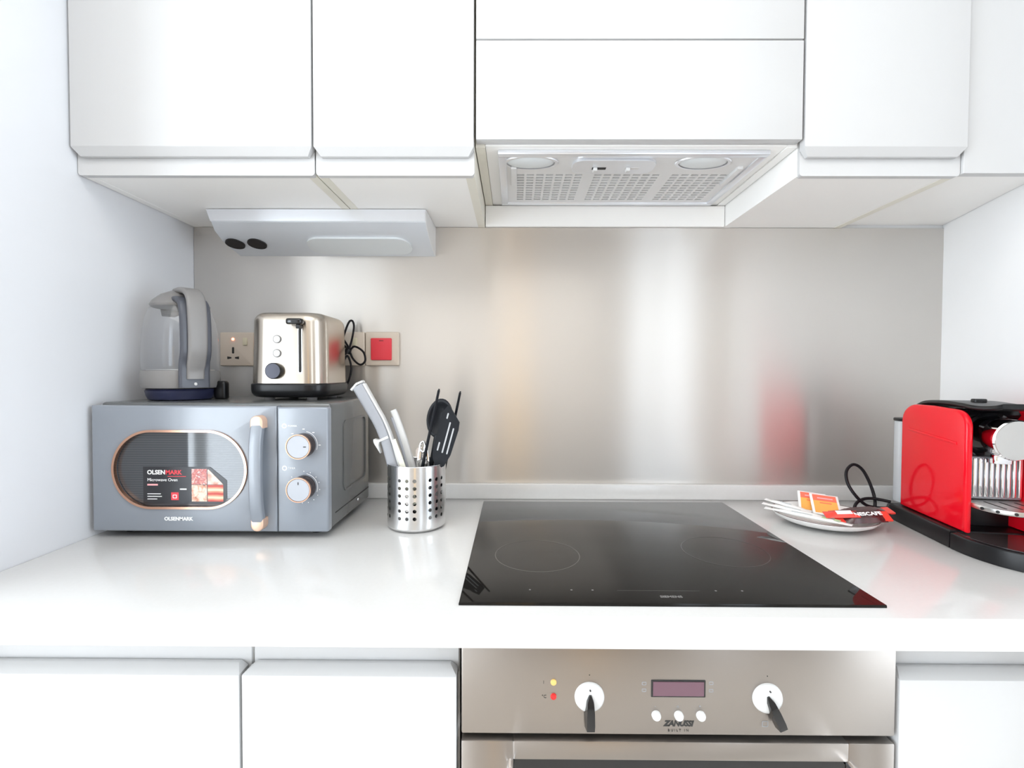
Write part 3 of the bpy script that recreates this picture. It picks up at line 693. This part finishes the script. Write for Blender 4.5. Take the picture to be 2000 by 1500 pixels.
# ------------------------------------------------------------------ toaster on the microwave
TX, TY = -.4840, 1.1005
t = thing('toaster', 'brushed steel toaster with black base on the microwave', 'toaster', (TX, TY, KT))
tw, td = .1620, .1750
body = obj('body', rbox(tw, td, .152, .040, .020, 0, 10, 6, .0345, .035), M_TOAST, t)
for s in (-.026, .026): obj('bread_slot', box(s-.013, s+.013, -.058, .058, .180, .1868, .001, 1), M_DARK, body)
obj('base', rbox(tw+.007, td+.007, .030, .043, .004, .016, 10, 4, .0060), M_BLACK, t)
for sx in (-.046, .046):
    for sy in (-.055, .060): obj('foot', lathe([(.010, 0), (.012, .007)], 18, center=(sx, sy, 0)), M_GREY, t)
fy = -td/2
def ty(z): return fy + .0035*((z-.0345)/.152)       # the front leans back slightly
z = .1265
obj('lever_slot_rim', plate_y(shift(rrect(.0095, .098, .004, 4), .0345, .1050), ty(.10)-.0012, ty(.10)+.004), M_SATIN, body)
obj('lever_slot', plate_y(shift(rrect(.0055, .092, .0025, 4), .0345, .1050), ty(.10)-.0016, ty(.10)+.004), M_DARK, body)
obj('lever_stem', box(.0305, .0385, ty(.16)-.014, ty(.16)+.004, .150, .158, .001, 1), M_BLACK, t)
lv = rbox(.034, .020, .0125, .007, .004, .004, 5, 3); lv.transform(Matrix.Translation((.0285, ty(.16)-.012, .1580)))
obj('lever', lv, M_BLACKG, t)
for z in (.1285, .0990):
    bt = obj('button', disc_y(-.0140, ty(z)-.0022, ty(z)+.003, z, .0088, 32, bev=.0006), mat('button_ring_grey', (.16, .16, .165), .3, .5), t)
    obj('button_cap', disc_y(-.0140, ty(z)-.0034, ty(z)-.002, z, .0072, 32, bev=.0008), M_WHITE, bt)
dl = obj('dial', disc_y(-.0180, ty(.06)-.0105, ty(.06)+.003, .0620, .0172, 48, bev=.0015), M_BLACK, t)
obj('dial_face', disc_y(-.0180, ty(.06)-.0110, ty(.06)-.0095, .0620, .0152, 48), mat('spun_black_metal', (.05, .05, .06), .22, .9), dl)
# cord: bundled, tied with a tie, hanging at the rear right corner
def W(x, y, z): return (x-TX, y-TY, z-KT)
cc = tube([W(-0.4400, 1.2250, 1.1665), W(-0.4315, 1.2060, 1.180), W(-0.4255, 1.2060, 1.215), W(-0.4335, 1.2080, 1.262), W(-0.4305, 1.2110, 1.300), W(-0.4175, 1.2140, 1.342), W(-0.4085, 1.2160, 1.350), W(-0.4035, 1.2160, 1.335), W(-0.4085, 1.2130, 1.300), W(-0.4155, 1.2090, 1.272),
           W(-0.3995, 1.2060, 1.285), W(-0.3775, 1.2060, 1.272), W(-0.3725, 1.2060, 1.250), W(-0.3855, 1.2060, 1.240), W(-0.4045, 1.2080, 1.256), W(-0.4165, 1.2100, 1.285), W(-0.4345, 1.2120, 1.312), W(-0.4400, 1.2180, 1.322), W(-0.4355, 1.2140, 1.300), W(-0.4175, 1.2110, 1.275),
           W(-0.4275, 1.2080, 1.262), W(-0.4400, 1.2100, 1.245), W(-0.4395, 1.2050, 1.228), W(-0.4295, 1.2050, 1.240), W(-0.4175, 1.2060, 1.262), W(-0.4075, 1.2060, 1.235), W(-0.4115, 1.2040, 1.205), W(-0.4255, 1.2060, 1.178), W(-0.4400, 1.2180, 1.1665)], .0026, seg=8)
obj('cord', cc, M_RUB, t)
e = lathe([(.0075, -.006), (.0085, 0), (.0075, .006)], 16); e.transform(Matrix.Translation(W(-0.4170, 1.2100, 1.274)) @ Matrix.Rotation(.5, 4, 'Y'))
obj('cord_tie', e, M_BLACK, t)

# ------------------------------------------------------------------ sockets and switch on the splash
YW = YB-.0037
def faceplate(name, label, cat, cx, cz):
    t = thing(name, label, cat, (cx, YW, cz))
    b = rbox(.0860, .0860, .0095, .004, .003, 0, 4, 3); b.transform(Matrix.Rotation(PI/2, 4, 'X'))
    obj('plate', b, M_BEIGE, t); return t
def socket(cx, cz, label, lit):
    t = faceplate('power_socket', label, 'socket', cx, cz)
    t['group'] = 'wall sockets'
    obj('rocker', box(.0170, .0285, -.0125, -.009, .0100, .0290, .001, 2), mat('ivory_rocker', (.66, .60, .44), .3), t)
    obj('neon_light', disc_y(-.0085, -.0108, -.009, .0255, .0032, 16, bev=.0005), mat('lit_neon', (1.0, .16, .08), .3, emit=6) if lit else M_WHITE, t)
    obj('pin_hole', plate_y(shift(rrect(.0055, .0165, .0022, 3), -.0085, -.0030), -.0099, -.0090), M_DARK, t)
    for s in (-1, 1):
        ol = [(-.0085+s*.0045, -.0205), (-.0085+s*.0045, -.0235), (-.0085+s*.0150, -.0255), (-.0085+s*.0150, -.0185)]
        obj('pin_hole', plate_y(ol, -.0099, -.0090), M_DARK, t)
    return t
socket(-.7105, 1.2788, 'beige wall socket with glowing neon between kettle and toaster', True)
t = thing('power_socket', 'beige wall socket half hidden behind the toaster cord', 'socket', (-.4262, YW, 1.2805), 0, 'wall sockets')
b = rbox(.0860, .0860, .0095, .004, .003, 0, 4, 3); b.transform(Matrix.Rotation(PI/2, 4, 'X')); obj('plate', b, M_BEIGE, t)
obj('rocker', box(.0130, .0245, -.0125, -.009, .0080, .0280, .001, 2), mat('ivory_rocker', (.66, .60, .44), .3), t)
t = faceplate('cooker_switch', 'square beige wall switch with large red rocker', 'switch', -.3385, 1.2810)
rk = obj('rocker', plate_y(shift(rrect(.0530, .0560, .003, 3), -.0015, -.001), -.0135, -.008, bev=.0015), M_REDSW, t)
obj('indicator_slot', box(-.0065, .0045, -.0139, -.0130, .0190, .0212), mat('dark_red_slot', (.20, .01, .015), .4), rk)

# ------------------------------------------------------------------ utensil holder and utensils
UX, UY, UR, UH = -.2050, 1.0130, .0600, .1330
t = thing('utensil_holder', 'perforated stainless steel utensil cup beside the hob', 'utensil holder', (UX, UY, WT))
b = bmesh.new(); na = 24; rows = [.0226+.0151*k for k in range(7)]; rh = .0038; off = math.radians(-90-8-1.5*15)
def cyl(a, z): return b.verts.new((UR*math.cos(a), UR*math.sin(a), z))
def sub(a0, a1, z0, z1, n=3):
    for k in range(n):
        p, q = a0+(a1-a0)*k/n, a0+(a1-a0)*(k+1)/n; b.faces.new((cyl(p, z0), cyl(q, z0), cyl(q, z1), cyl(p, z1)))
da = 2*PI/na
for i in range(na):
    a0 = off+i*da; a1 = a0+da
    sub(a0, a1, .0085, rows[0]); sub(a0, a1, rows[-1], UH)
    for z0, z1 in zip(rows, rows[1:]):
        if i % 4 == 3: sub(a0, a1, z0, z1); continue
        ca, cz = (a0+a1)/2, (z0+z1)/2; n = 12; ins, outs = [], []
        for k in range(n):
            th = 2*PI*k/n + PI/4; cx_, sx_ = math.cos(th), math.sin(th)
            ins.append(cyl(ca+rh*cx_/UR, cz+rh*sx_)); m_ = max(abs(cx_), abs(sx_)); outs.append(cyl(ca+da/2*cx_/m_, cz+(z1-z0)/2*sx_/m_))
        for k in range(n): b.faces.new((outs[k], outs[(k+1) % n], ins[(k+1) % n], ins[k]))
for i in range(72):    # rounded foot and bottom
    a0, a1 = off+2*PI*i/72, off+2*PI*(i+1)/72
    for (r0, z0), (r1, z1) in (((0, .0006), (UR-.008, .0006)), ((UR-.008, .0006), (UR-.003, .0025)), ((UR-.003, .0025), (UR, .0085))):
        vs = [b.verts.new((r*math.cos(a), r*math.sin(a), z)) for r, a, z in ((r0, a0, z0), (r0, a1, z0), (r1, a1, z1), (r1, a0, z1))]
        b.faces.new(vs if r0 > 0 else vs[1:])
bmesh.ops.remove_doubles(b, verts=b.verts[:], dist=2e-5); bmesh.ops.recalc_face_normals(b, faces=b.faces[:])
inn_ = bmesh.ops.duplicate(b, geom=b.verts[:]+b.edges[:]+b.faces[:])   # the inside face of the sheet
iv = [g for g in inn_['geom'] if isinstance(g, bmesh.types.BMVert)]; fi = [g for g in inn_['geom'] if isinstance(g, bmesh.types.BMFace)]
for v in iv:
    r = math.hypot(v.co.x, v.co.y)
    if r > .001: v.co.x *= (r-.0009)/r; v.co.y *= (r-.0009)/r
    if v.co.z < .01: v.co.z += .0009
bmesh.ops.reverse_faces(b, faces=fi)
ins_set = set(iv); b.verts.index_update()
nrm = []
for v in b.verts:
    r = math.hypot(v.co.x, v.co.y) or 1; q = Vector((v.co.x/r, v.co.y/r, 0))
    if v.co.z < .0095: q = (q*max(0, (v.co.z-.0006)/.008) + Vector((0, 0, -1))*max(0, 1-(v.co.z-.0006)/.008)).normalized() if r > .02 else Vector((0, 0, -1))
    nrm.append(-q if v in ins_set else q)
cup = obj('cup', b, M_CUP, t, ang=180)
cup.data.normals_split_custom_set_from_vertices(nrm)
rim = [(UR*math.cos(2*PI*k/64), UR*math.sin(2*PI*k/64), UH) for k in range(65)]
obj('rim', sweep(rim, circ(.0011, 8)), M_CHROME, t)

def utensil(name, label, cat, foot, tip, facing=(0, -1, 0)):
    """Empty at the utensil's foot inside the cup; local z runs to the tip, local -y towards `facing`"""
    o = bpy.data.objects.new(name, None); o.empty_display_size = .03; COL.objects.link(o)
    f, tp = Vector(foot), Vector(tip); zax = (tp-f).normalized(); fc = -Vector(facing)
    yax = (fc - zax*fc.dot(zax)).normalized(); xax = yax.cross(zax)
    m = Matrix((xax, yax, zax)).transposed().to_4x4(); m.translation = f
    o.matrix_basis = m; tag(o, label, cat, 'utensils in the steel cup'); return o, (tp-f).length
zb = WT+.004
# big knife: blade down, grey grip with white spine
o, L = utensil('kitchen_knife', 'large knife with grey grip and white edge leaning in the steel cup', 'knife', (-.205, .990, zb), (-.3125, 1.000, 1.197))
def flat_path(pts, n=6): return smooth_path([(x, 0, z) for x, z in pts], n)
gl = flat_path([(.000, .100), (.001, .140), (.004, .185), (.003, .225), (-.003, .262), (-.0115, L)])
g_ = obj('grip', sweep(gl, rrect(.026, .016, .006, 3), up=(0, -1, 0), scale=lambda s: .80+.30*abs(s-.38)), M_ALU if False else mat('grey_grip', (.34, .35, .38), .5), o)
sp = [(p.x+.0135, p.y, p.z) for p in gl]
obj('spine', sweep(sp, rrect(.0045, .0165, .002, 2), up=(0, -1, 0)), M_WHITE, g_)
obj('end_cap', sweep([(-.0265, 0, L-.004), (-.012, 0, L+.004), (.002, 0, L+.005)], rrect(.017, .005, .002, 2), up=(0, 0, 1)), M_WHITE, g_)
obj('guard', plate_y([(-.019, .194), (-.017, .198), (-.008, .193), (.013, .195), (.013, .189), (-.008, .188), (-.012, .182), (-.014, .166), (-.019, .188)], -.0085, .0085, bev=.001), M_WHITE, o)
obj('blade', plate_y([(-.014, .100), (.012, .100), (.012, .030), (.002, .002), (-.010, .030)], -.001, .001), M_CHROME, o)
# white peeler / second handle
o, L = utensil('paring_knife', 'smaller white handled knife beside the grey knife in the cup', 'knife', (-.183, 1.012, zb), (-.2520, 1.018, 1.143))
gl = flat_path([(.0, .080), (.001, .120), (.001, .170), (-.001, .215), (-.004, L)])
g_ = obj('handle', sweep(gl, rrect(.017, .013, .005, 3), up=(0, -1, 0), scale=lambda s: 1.05-.25*s), M_WHITE, o)
obj('grip_inlay', sweep([(p.x-.0075, p.y-.001, p.z) for p in gl[4:-3]], rrect(.006, .0125, .002, 2), up=(0, -1, 0)), mat('grey_grip', (.34, .35, .38), .5), g_)
obj('blade', plate_y([(-.008, .082), (.008, .082), (.007, .03), (.0, .004), (-.006, .03)], -.0008, .0008), M_CHROME, o)
# cream strip (third handle) in front
o, L = utensil('peeler', 'short cream handled peeler between the knives in the cup', 'peeler', (-.190, .985, zb), (-.2450, .984, 1.085))
gl = flat_path([(0, .050), (0, .09), (0, .13), (-.002, L)])
obj('handle', sweep(gl, rrect(.017, .009, .004, 3), up=(0, -1, 0), scale=lambda s: 1-.45*s), mat('cream_plastic', (.84, .82, .70), .4), o)
obj('blade', plate_y([(-.006, .052), (.006, .052), (.005, .0), (-.005, .0)], -.0008, .0008), M_CHROME, o)
# can opener
o, L = utensil('can_opener', 'small chrome can opener standing in the middle of the cup', 'can opener', (-.190, 1.000, zb), (-.1900, 1.004, 1.075))
for s in (-1, 1): obj('arm', sweep(flat_path([(s*.004, 0), (s*.006, .06), (s*.010, .11), (s*.007, .150), (s*.004, .163)]), rrect(.0075, .003, .001, 2), up=(0, -1, 0)), M_CHROME, o)
e = lathe([(.006, -.003), (.0085, 0), (.006, .003)], 20); e.transform(Matrix.Translation((0, -.006, .128)) @ Matrix.Rotation(PI/2, 4, 'X')); obj('gear', e, M_SATIN, o)
rr_ = [(.0055*math.cos(2*PI*k/20), -.004, .163+.011*math.sin(2*PI*k/20)) for k in range(21)]; obj('winding_loop', sweep(rr_, circ(.0022, 8)), M_CHROME, o)
# metal spoon handle
o, L = utensil('metal_spatula', 'flat steel handle standing in the cup behind the can opener', 'spatula', (-.200, 1.020, zb), (-.2030, 1.026, 1.062))
obj('handle', plate_y([(-.006, .0), (.006, 0), (.007, L-.006), (.004, L), (-.004, L), (-.007, L-.006)], -.001, .001), M_CHROME, o)
# black serving spoon
o, L = utensil('serving_spoon', 'black nylon spoon with round bowl in the steel cup', 'spoon', (-.200, 1.035, zb), (-.1540, 1.040, 1.165), (-.25, -1, .1))
sb = bmesh.new(); nr, na_ = 5, 28; rings = []
for k in range(nr+1):
    r = k/nr; rings.append([sb.verts.new((.0300*r*math.cos(2*PI*i/na_), .014*(1-r*r), L-.043+.043*r*math.sin(2*PI*i/na_))) for i in range(na_)] if k else [sb.verts.new((0, .014, L-.043))])
for i in range(na_): sb.faces.new((rings[0][0], rings[1][i], rings[1][(i+1) % na_]))
for a, c in zip(rings[1:], rings[2:]):
    for i in range(na_): sb.faces.new((a[i], c[i], c[(i+1) % na_], a[(i+1) % na_]))
bmesh.ops.recalc_face_normals(sb, faces=sb.faces[:])
bo = obj('bowl', sb, M_NYLON, o); mm = bo.modifiers.new('wall', 'SOLIDIFY'); mm.thickness = .002
obj('handle', sweep(flat_path([(0, 0), (0, .08), (0, .15), (0, L-.080)]), rrect(.010, .006, .0025, 3), up=(0, -1, 0)), M_NYLON, o)
# black slotted turner
o, L = utensil('slotted_turner', 'black slotted turner with slanted edge in the steel cup', 'turner', (-.190, .985, zb), (-.1240, .996, 1.153), (-.12, -1, .1))
outl = [(-.006, L-.130), (-.0165, L-.112), (-.0200, L-.085), (-.0205, L-.020), (-.0120, L), (.0195, L-.030), (.0215, L-.046), (.0190, L-.100), (.012, L-.125), (.006, L-.130)]
obj('blade', plate_y(outl, -.0012, .0012), M_NYLON, o)
M_SLOT = mat('steel_slot_glint', (.45, .46, .47), .5)
for sx, z0, z1 in ((-.010, L-.098, L-.080), (-.008, L-.030, L-.018), (.001, L-.100, L-.035), (.011, L-.100, L-.045)):
    obj('slot', plate_y(shift(rrect(.0030, z1-z0, .0013, 3), sx, (z0+z1)/2), -.0014, .0014), M_SLOT, o)
obj('handle', sweep(flat_path([(0, 0), (0, .06), (0, L-.128)]), rrect(.010, .006, .0025, 3), up=(0, -1, 0)), M_NYLON, o)
# two thin black sticks
for nm, ft, tp, lb in (('kitchen_stick', (-.215, .985, zb), (-.1545, .985, 1.185), 'thin black stick crossing in front of the round spoon in the cup'),
                       ('kitchen_stick', (-.175, 1.055, zb), (-.1180, 1.045, 1.178), 'thin black stick poking up behind the slotted turner')):
    o, L = utensil(nm, lb, 'utensil', ft, tp)
    obj('rod', sweep([(0, 0, L*k/10) for k in range(11)], rrect(.0068, .0045, .0018, 3), up=(0, -1, 0), scale=lambda s: 1.15-.4*s), M_NYLON, o)
    obj('tip', sweep([(0, 0, L), (0, 0, L+.003)], circ(.0017, 8)), M_BLACK, o)

# ------------------------------------------------------------------ plate of sachets
PX, PY, PR = .6660, 1.0430, .1000
t = thing('saucer_plate', 'white plate with thin dark rim holding sachets', 'plate', (PX, PY, WT))
obj('dish', lathe([(0, .0008), (.045, .0008), (.052, .0002), (.060, .0022), (.082, .0075), (.094, .0135), (PR, .0210), (PR-.001, .0226), (.092, .0155), (.080, .0100), (.060, .0055), (.050, .0042), (0, .0042)], 64), M_CERAM, t)
obj('rim_line', lathe([(PR-.0012, .0217), (PR-.0002, .0212), (PR-.0006, .0226), (PR-.0030, .0218)], 64, caps=False), M_BROWNR, t)
def packet(name, label, cat, a, c, wid, thick, m, group, roll=0, n=10, belly=1.0):
    """flat pouch from point a to point c (world), pinched at both ends"""
    A, C = Vector(a), Vector(c); o = bpy.data.objects.new(name, None); o.empty_display_size = .02; COL.objects.link(o)
    zax = (C-A).normalized(); up = Vector((0, 0, 1)); yax = (up - zax*up.dot(zax)).normalized(); xax = yax.cross(zax)
    mt = Matrix((xax, yax, zax)).transposed().to_4x4() @ Matrix.Rotation(roll, 4, 'Z'); mt.translation = A
    o.matrix_basis = mt; tag(o, label, cat, group); L = (C-A).length
    b = bmesh.new(); rings = []
    for k in range(n+1):
        s = k/n; h = thick*.5*max(.04, min(1, 4.2*min(s, 1-s)))*belly
        rings.append([b.verts.new((x*wid/2, y*h, L*s)) for x, y in ((-1, 0), (-.6, .85), (0, 1), (.6, .85), (1, 0), (.6, -.85), (0, -1), (-.6, -.85))])
    for p, q in zip(rings, rings[1:]):
        for i in range(8): b.faces.new((p[i], p[(i+1) % 8], q[(i+1) % 8], q[i]))
    b.faces.new(rings[0][::-1]); b.faces.new(rings[-1]); bmesh.ops.recalc_face_normals(b, faces=b.faces[:])
    obj('pouch', b, m, o); return o, L
M_PAPER = mat('white_paper', (.86, .86, .84), .5)
M_GRN = mat('pale_green_print', (.50, .62, .36), .5)
for a, c, lb in (((.560, 1.080, WT+.031), (.655, 1.000, WT+.020), 'white sugar stick lying at the back of the plate left side'),
                 ((.556, 1.062, WT+.026), (.672, .962, WT+.020), 'white sugar stick with green band along the front rim of the plate'),
                 ((.578, 1.104, WT+.0335), (.640, 1.045, WT+.022), 'white sugar stick under the orange sachets')):
    o, L = packet('sugar_stick', lb, 'sugar stick', a, c, .017, .008, M_PAPER, 'sugar sticks on the plate')
    obj('seal', box(-.0078, .0078, -.0004, .0004, -.006, .002), M_PRINT, o)
    obj('print_band', box(-.0035, .0035, .0038, .0045, L*.3, L*.55), mat('pale_grey_print', (.62, .65, .66), .5), o)
    if 'green' in lb:
        for q in (.66, .80): obj('print_band', box(-.0055, .0055, .0036, .0044, L*q, L*(q+.07)), M_GRN, o)
M_TEA = mat('orange_sachet_paper', (.92, .42, .09), .4, var=.06); M_TEAR = mat('red_sachet_print', (.86, .17, .10), .4)
for i, (x, y, r, lb) in enumerate(((.6610, 1.070, -.30, 'orange and red tea sachet standing at the back of the plate'), (.6780, 1.047, -.22, 'orange and red tea sachet leaning in front of the other one'))):
    o = bpy.data.objects.new('tea_sachet', None); COL.objects.link(o)
    o.matrix_basis = Matrix.Translation((x, y, WT+.012)) @ Matrix.Rotation(r, 4, 'Z') @ Matrix.Rotation(-.95, 4, 'X') @ Matrix.Rotation(.12, 4, 'Y')
    tag(o, lb, 'tea sachet', 'tea sachets on the plate')
    e = rbox(.056, .058, .003, .001, .001, .001, 2, 2); e.transform(Matrix.Translation((0, 0, .031)) @ Matrix.Rotation(PI/2, 4, 'X'))
    obj('envelope', e, M_PAPER, o)
    obj('front_panel', box(-.023, .023, -.0036, -.0029, .006, .040), M_TEA, o)
    obj('header_panel', box(-.023, .023, -.0036, -.0029, .040, .057), M_TEAR, o)
    obj('print_line', box(-.014, .016, -.0040, -.0035, .046, .049), mat('pink_print', (.85, .40, .42), .4), o)
    obj('print_line', box(-.011, .012, -.0040, -.0035, .033, .0355), M_TEAR, o)
M_COF = ramp_mat('brown_coffee_foil', [(.35, (.045, .015, .016)), (.65, (.10, .03, .03))], 40, .22, coat=.4)
M_REDF = mat('red_foil', (.80, .06, .04), .25, coat=.3)
for a, c, lb, rl in (((.668, .990, WT+.026), (.7480, .980, WT+.0330), 'dark brown coffee stick with white lettering on the plate front', .5),
                     ((.680, 1.020, WT+.026), (.775, 1.010, WT+.036), 'dark coffee stick with red end pointing to the coffee machine', .2)):
    o, L = packet('coffee_stick', lb, 'coffee stick', a, c, .032, .018, M_COF, 'coffee sticks on the plate', rl)
    obj('red_end', plate_z([(-.013, -.0015), (.013, -.0015), (.013, .0015), (-.013, .0015)], L-.004, L+.010), M_REDF, o)
    obj('red_end', plate_z([(-.013, -.0015), (.013, -.0015), (.013, .0015), (-.013, .0015)], -.012, .004), M_REDF, o)
    if rl == .5:
        e = text_bm('NESCAFE', .0125, bold=.0004); e.transform(Matrix.Translation((-.004, .0094, L-.058)) @ Matrix(((0, 1, 0, 0), (0, 0, 1, 0), (1, 0, 0, 0), (0, 0, 0, 1))))
        obj('lettering', e, M_PRINT, o)
o, L = packet('milk_stick', 'red and white creamer sachet across the middle of the plate', 'creamer sachet', (.640, 1.000, WT+.030), (.700, .985, WT+.036), .024, .010, M_REDF, None, .3)
obj('print_band', box(-.006, .006, .0046, .0054, L*.35, L*.8), M_PRINT, o)

# ------------------------------------------------------------------ coffee machine
CX, CY, CA = .8850, .9300, math.radians(-9.5)
t = thing('coffee_machine', 'red capsule coffee machine with black base beside the slanting wall', 'coffee machine', (CX, CY, WT), CA)
def half_round_front(w, yr, yk, yt, n=20):
    """outline: straight sides from rear yr to yk, then an elliptic nose reaching yt"""
    o = [(w, yr), (-w, yr)]
    for k in range(n+1):
        a = PI + PI*k/n; o.append((w*math.cos(a), yk+(yk-yt)*math.sin(a)))
    return o
bs = plate_z([(-.066, .150), (-.0735, .140), (-.0735, -.0465), (.0735, -.0465), (.0735, .140), (.066, .150)], .0005, .0335)
bmesh.ops.bevel(bs, geom=[e for e in bs.edges if min(v.co.z for v in e.verts) > .03], offset=.004, segments=3, profile=.5, affect='EDGES')
base = obj('base', bs, M_BLACK, t)
n_ = [(.0740, -.0495), (-.0740, -.0495)] + [(.0740*math.cos(PI+PI*k/24), -.0520+.116*math.sin(PI+PI*k/24)) for k in range(25)]
ft = plate_z(n_, .0005, .0300)
bmesh.ops.bevel(ft, geom=[e for e in ft.edges if min(v.co.z for v in e.verts) > .029], offset=.003, segments=3, profile=.5, affect='EDGES')
foot = obj('drip_base', ft, M_BLACK, t)
nn = [(x*.90, -.0520+(y+.052)*.90) for x, y in n_]
obj('drip_tray_top', plate_z(nn, .0295, .0312), mat('dark_smoked_tray', (.045, .035, .035), .08, coat=.5), foot)
# red side panels: profile in (y, z)
def side_profile():
    o = [(.1270, .0340), (.1270, .2200)]
    for k in range(1, 9): a = PI/2*k/8; o.append((.1270-.045+.045*math.cos(a), .2200+.038*math.sin(a)))
    o += [(.03, .2585), (-.032, .2555)]
    for k in range(1, 9): a = PI/2*k/8; o.append((-.032-.031*math.sin(a), .2245+.031*math.cos(a)))
    o += [(-.0630, .0340)]
    return o
SP = side_profile()
for s in (-1, 1):
    x0, x1 = (-.0610, -.0480) if s < 0 else (.0480, .0610)
    p = obj('side_panel', plate_x(SP, x0, x1, bev=.0055), M_RED, t)
    if s < 0:
        obj('grip_groove', plate_x([(.100, .2020), (.098, .2075), (-.040, .1960), (-.041, .1905)], x0-.0022, x0+.001, bev=.0015), M_RED, p)
inner = [(y*.97+.002, z) for y, z in SP]
obj('core', plate_x([(.120, .034), (.120, .235), (.100, .250), (.0, .2560), (-.024, .2540), (-.030, .2460), (-.016, .2300), (-.012, .1720), (-.008, .1700), (-.008, .034)], -.0480, .0480), M_BLACK, t)
# top lever
lev = smooth_path([(0, .105, .2540), (0, .080, .2620), (0, .030, .2650), (0, -.020, .2630), (0, -.055, .2600), (0, -.085, .2620), (0, -.100, .2660)], 6)
lv = obj('top_lever', sweep(lev, rrect(.086, .009, .004, 4), up=(0, 0, 1), scale=lambda s: (1.05-.30*max(0, s-.6)/.4, 1.0)), M_BLACK, t)
obj('button', rbox(.022, .014, .006, .004, .002, 0, 4, 2, .2685), M_BLACK, lv)
# brewing head: black ring and chrome snout looking forward and slightly down
def fwd(b, y, z, tilt=0): b.transform(Matrix.Translation((0, y, z)) @ Matrix.Rotation(PI/2+tilt, 4, 'X')); return b
ring = lathe([(.0470, -.004), (.0470, .016), (.0455, .022), (.0405, .024), (.0395, .016), (0, .016)], 48)
head = obj('head_ring', fwd(ring, -.008, .2050), M_BLACKG, t)
sn = lathe([(.0330, 0), (.0330, .030), (.0360, .040), (.0360, .064), (.0340, .066), (.0, .066)], 48)
obj('snout', fwd(sn, -.022, .2100, .06), M_CHROME, t)
oc = [(.0338*math.cos(2*PI*k/40), .0338*math.sin(2*PI*k/40)) for k in range(40)]
fc = plate_z([(x, max(y, -.036)) for x, y in oc], .066, .0675)
obj('snout_face', fwd(fc, -.022, .2100, .06), M_SATIN, t)
sp = rbox(.030, .014, .022, .005, .002, .002, 4, 2, 0); sp.transform(Matrix.Translation((0, -.055, .160)))
obj('outlet', sp, M_CHROME, t)
# ribbed capsule bin
bb = obj('capsule_bin', box(-.0465, .0465, -.038, -.008, .0910, .1690, .003, 2), mat('smoky_clear_plastic', (.34, .35, .38), .15, .3), t)
for k in range(10):
    x = -.0405+k*.009
    obj('rib', box(x-.0031, x+.0031, -.0425, -.0375, .0960, .1670, .0014, 2), M_CHROME, bb)
# cup support
cs = plate_z([(.050, -.030), (-.050, -.030)] + [(.050*math.cos(PI+PI*k/16), -.075+.050*math.sin(PI+PI*k/16)) for k in range(17)], .0810, .0900)
bmesh.ops.bevel(cs, geom=[e for e in cs.edges if abs(e.verts[0].co.z-e.verts[1].co.z) < 1e-6], offset=.002, segments=2, profile=.5, affect='EDGES')
sup = obj('cup_support', cs, M_SATIN, t)
for k in range(7):
    a = PI+PI*(k+.5)/7; obj('edge_hole', lathe([(.0026, -.001), (.0026, .002), (0, .002)], 14), M_DARK, sup)
    h = sup.children[-1]; h.matrix_basis = Matrix.Translation((.0495*math.cos(a), -.075+.0495*math.sin(a), .0855)) @ Matrix.Rotation(a-PI/2+PI, 4, 'Z') @ Matrix.Rotation(PI/2, 4, 'X')
for x in (-.024, 0, .024): obj('drain_slot', plate_z(shift(rrect(.004, .050, .0019, 3), x, -.078), .0899, .0903), M_DARK, sup)
# water tank
tk = rbox(.104, .046, .182, .020, .002, .004, 8, 3); tk.transform(Matrix.Translation((-.004, .1530, .0345)))
tank = obj('water_tank', tk, M_TANK, t)
tl = rbox(.108, .049, .006, .022, .002, .001, 8, 3); tl.transform(Matrix.Translation((-.004, .1530, .2170)))
obj('tank_lid', tl, M_BLACK, tank)
def V(x, y, z):
    q = world_of(t).inverted() @ Vector((x, y, z)); return tuple(q)
cd = tube([V(0.842, 1.085, .935), V(0.818, 1.100, .938), V(0.796, 1.105, .936), V(0.775, 1.100, .926), V(0.767, 1.090, .910), V(0.780, 1.080, .9035), V(0.805, 1.090, .905), V(0.822, 1.105, .930), V(0.822, 1.120, .965), V(0.810, 1.130, .998), V(0.790, 1.132, 1.010), V(0.773, 1.130, .995), V(0.769, 1.120, .970), V(0.778, 1.108, .945), V(0.796, 1.100, .925), V(0.820, 1.102, .918), V(0.860, 1.120, .912), V(0.900, 1.165, .908)], .0034, seg=10)
obj('cord', cd, M_RUB, t)
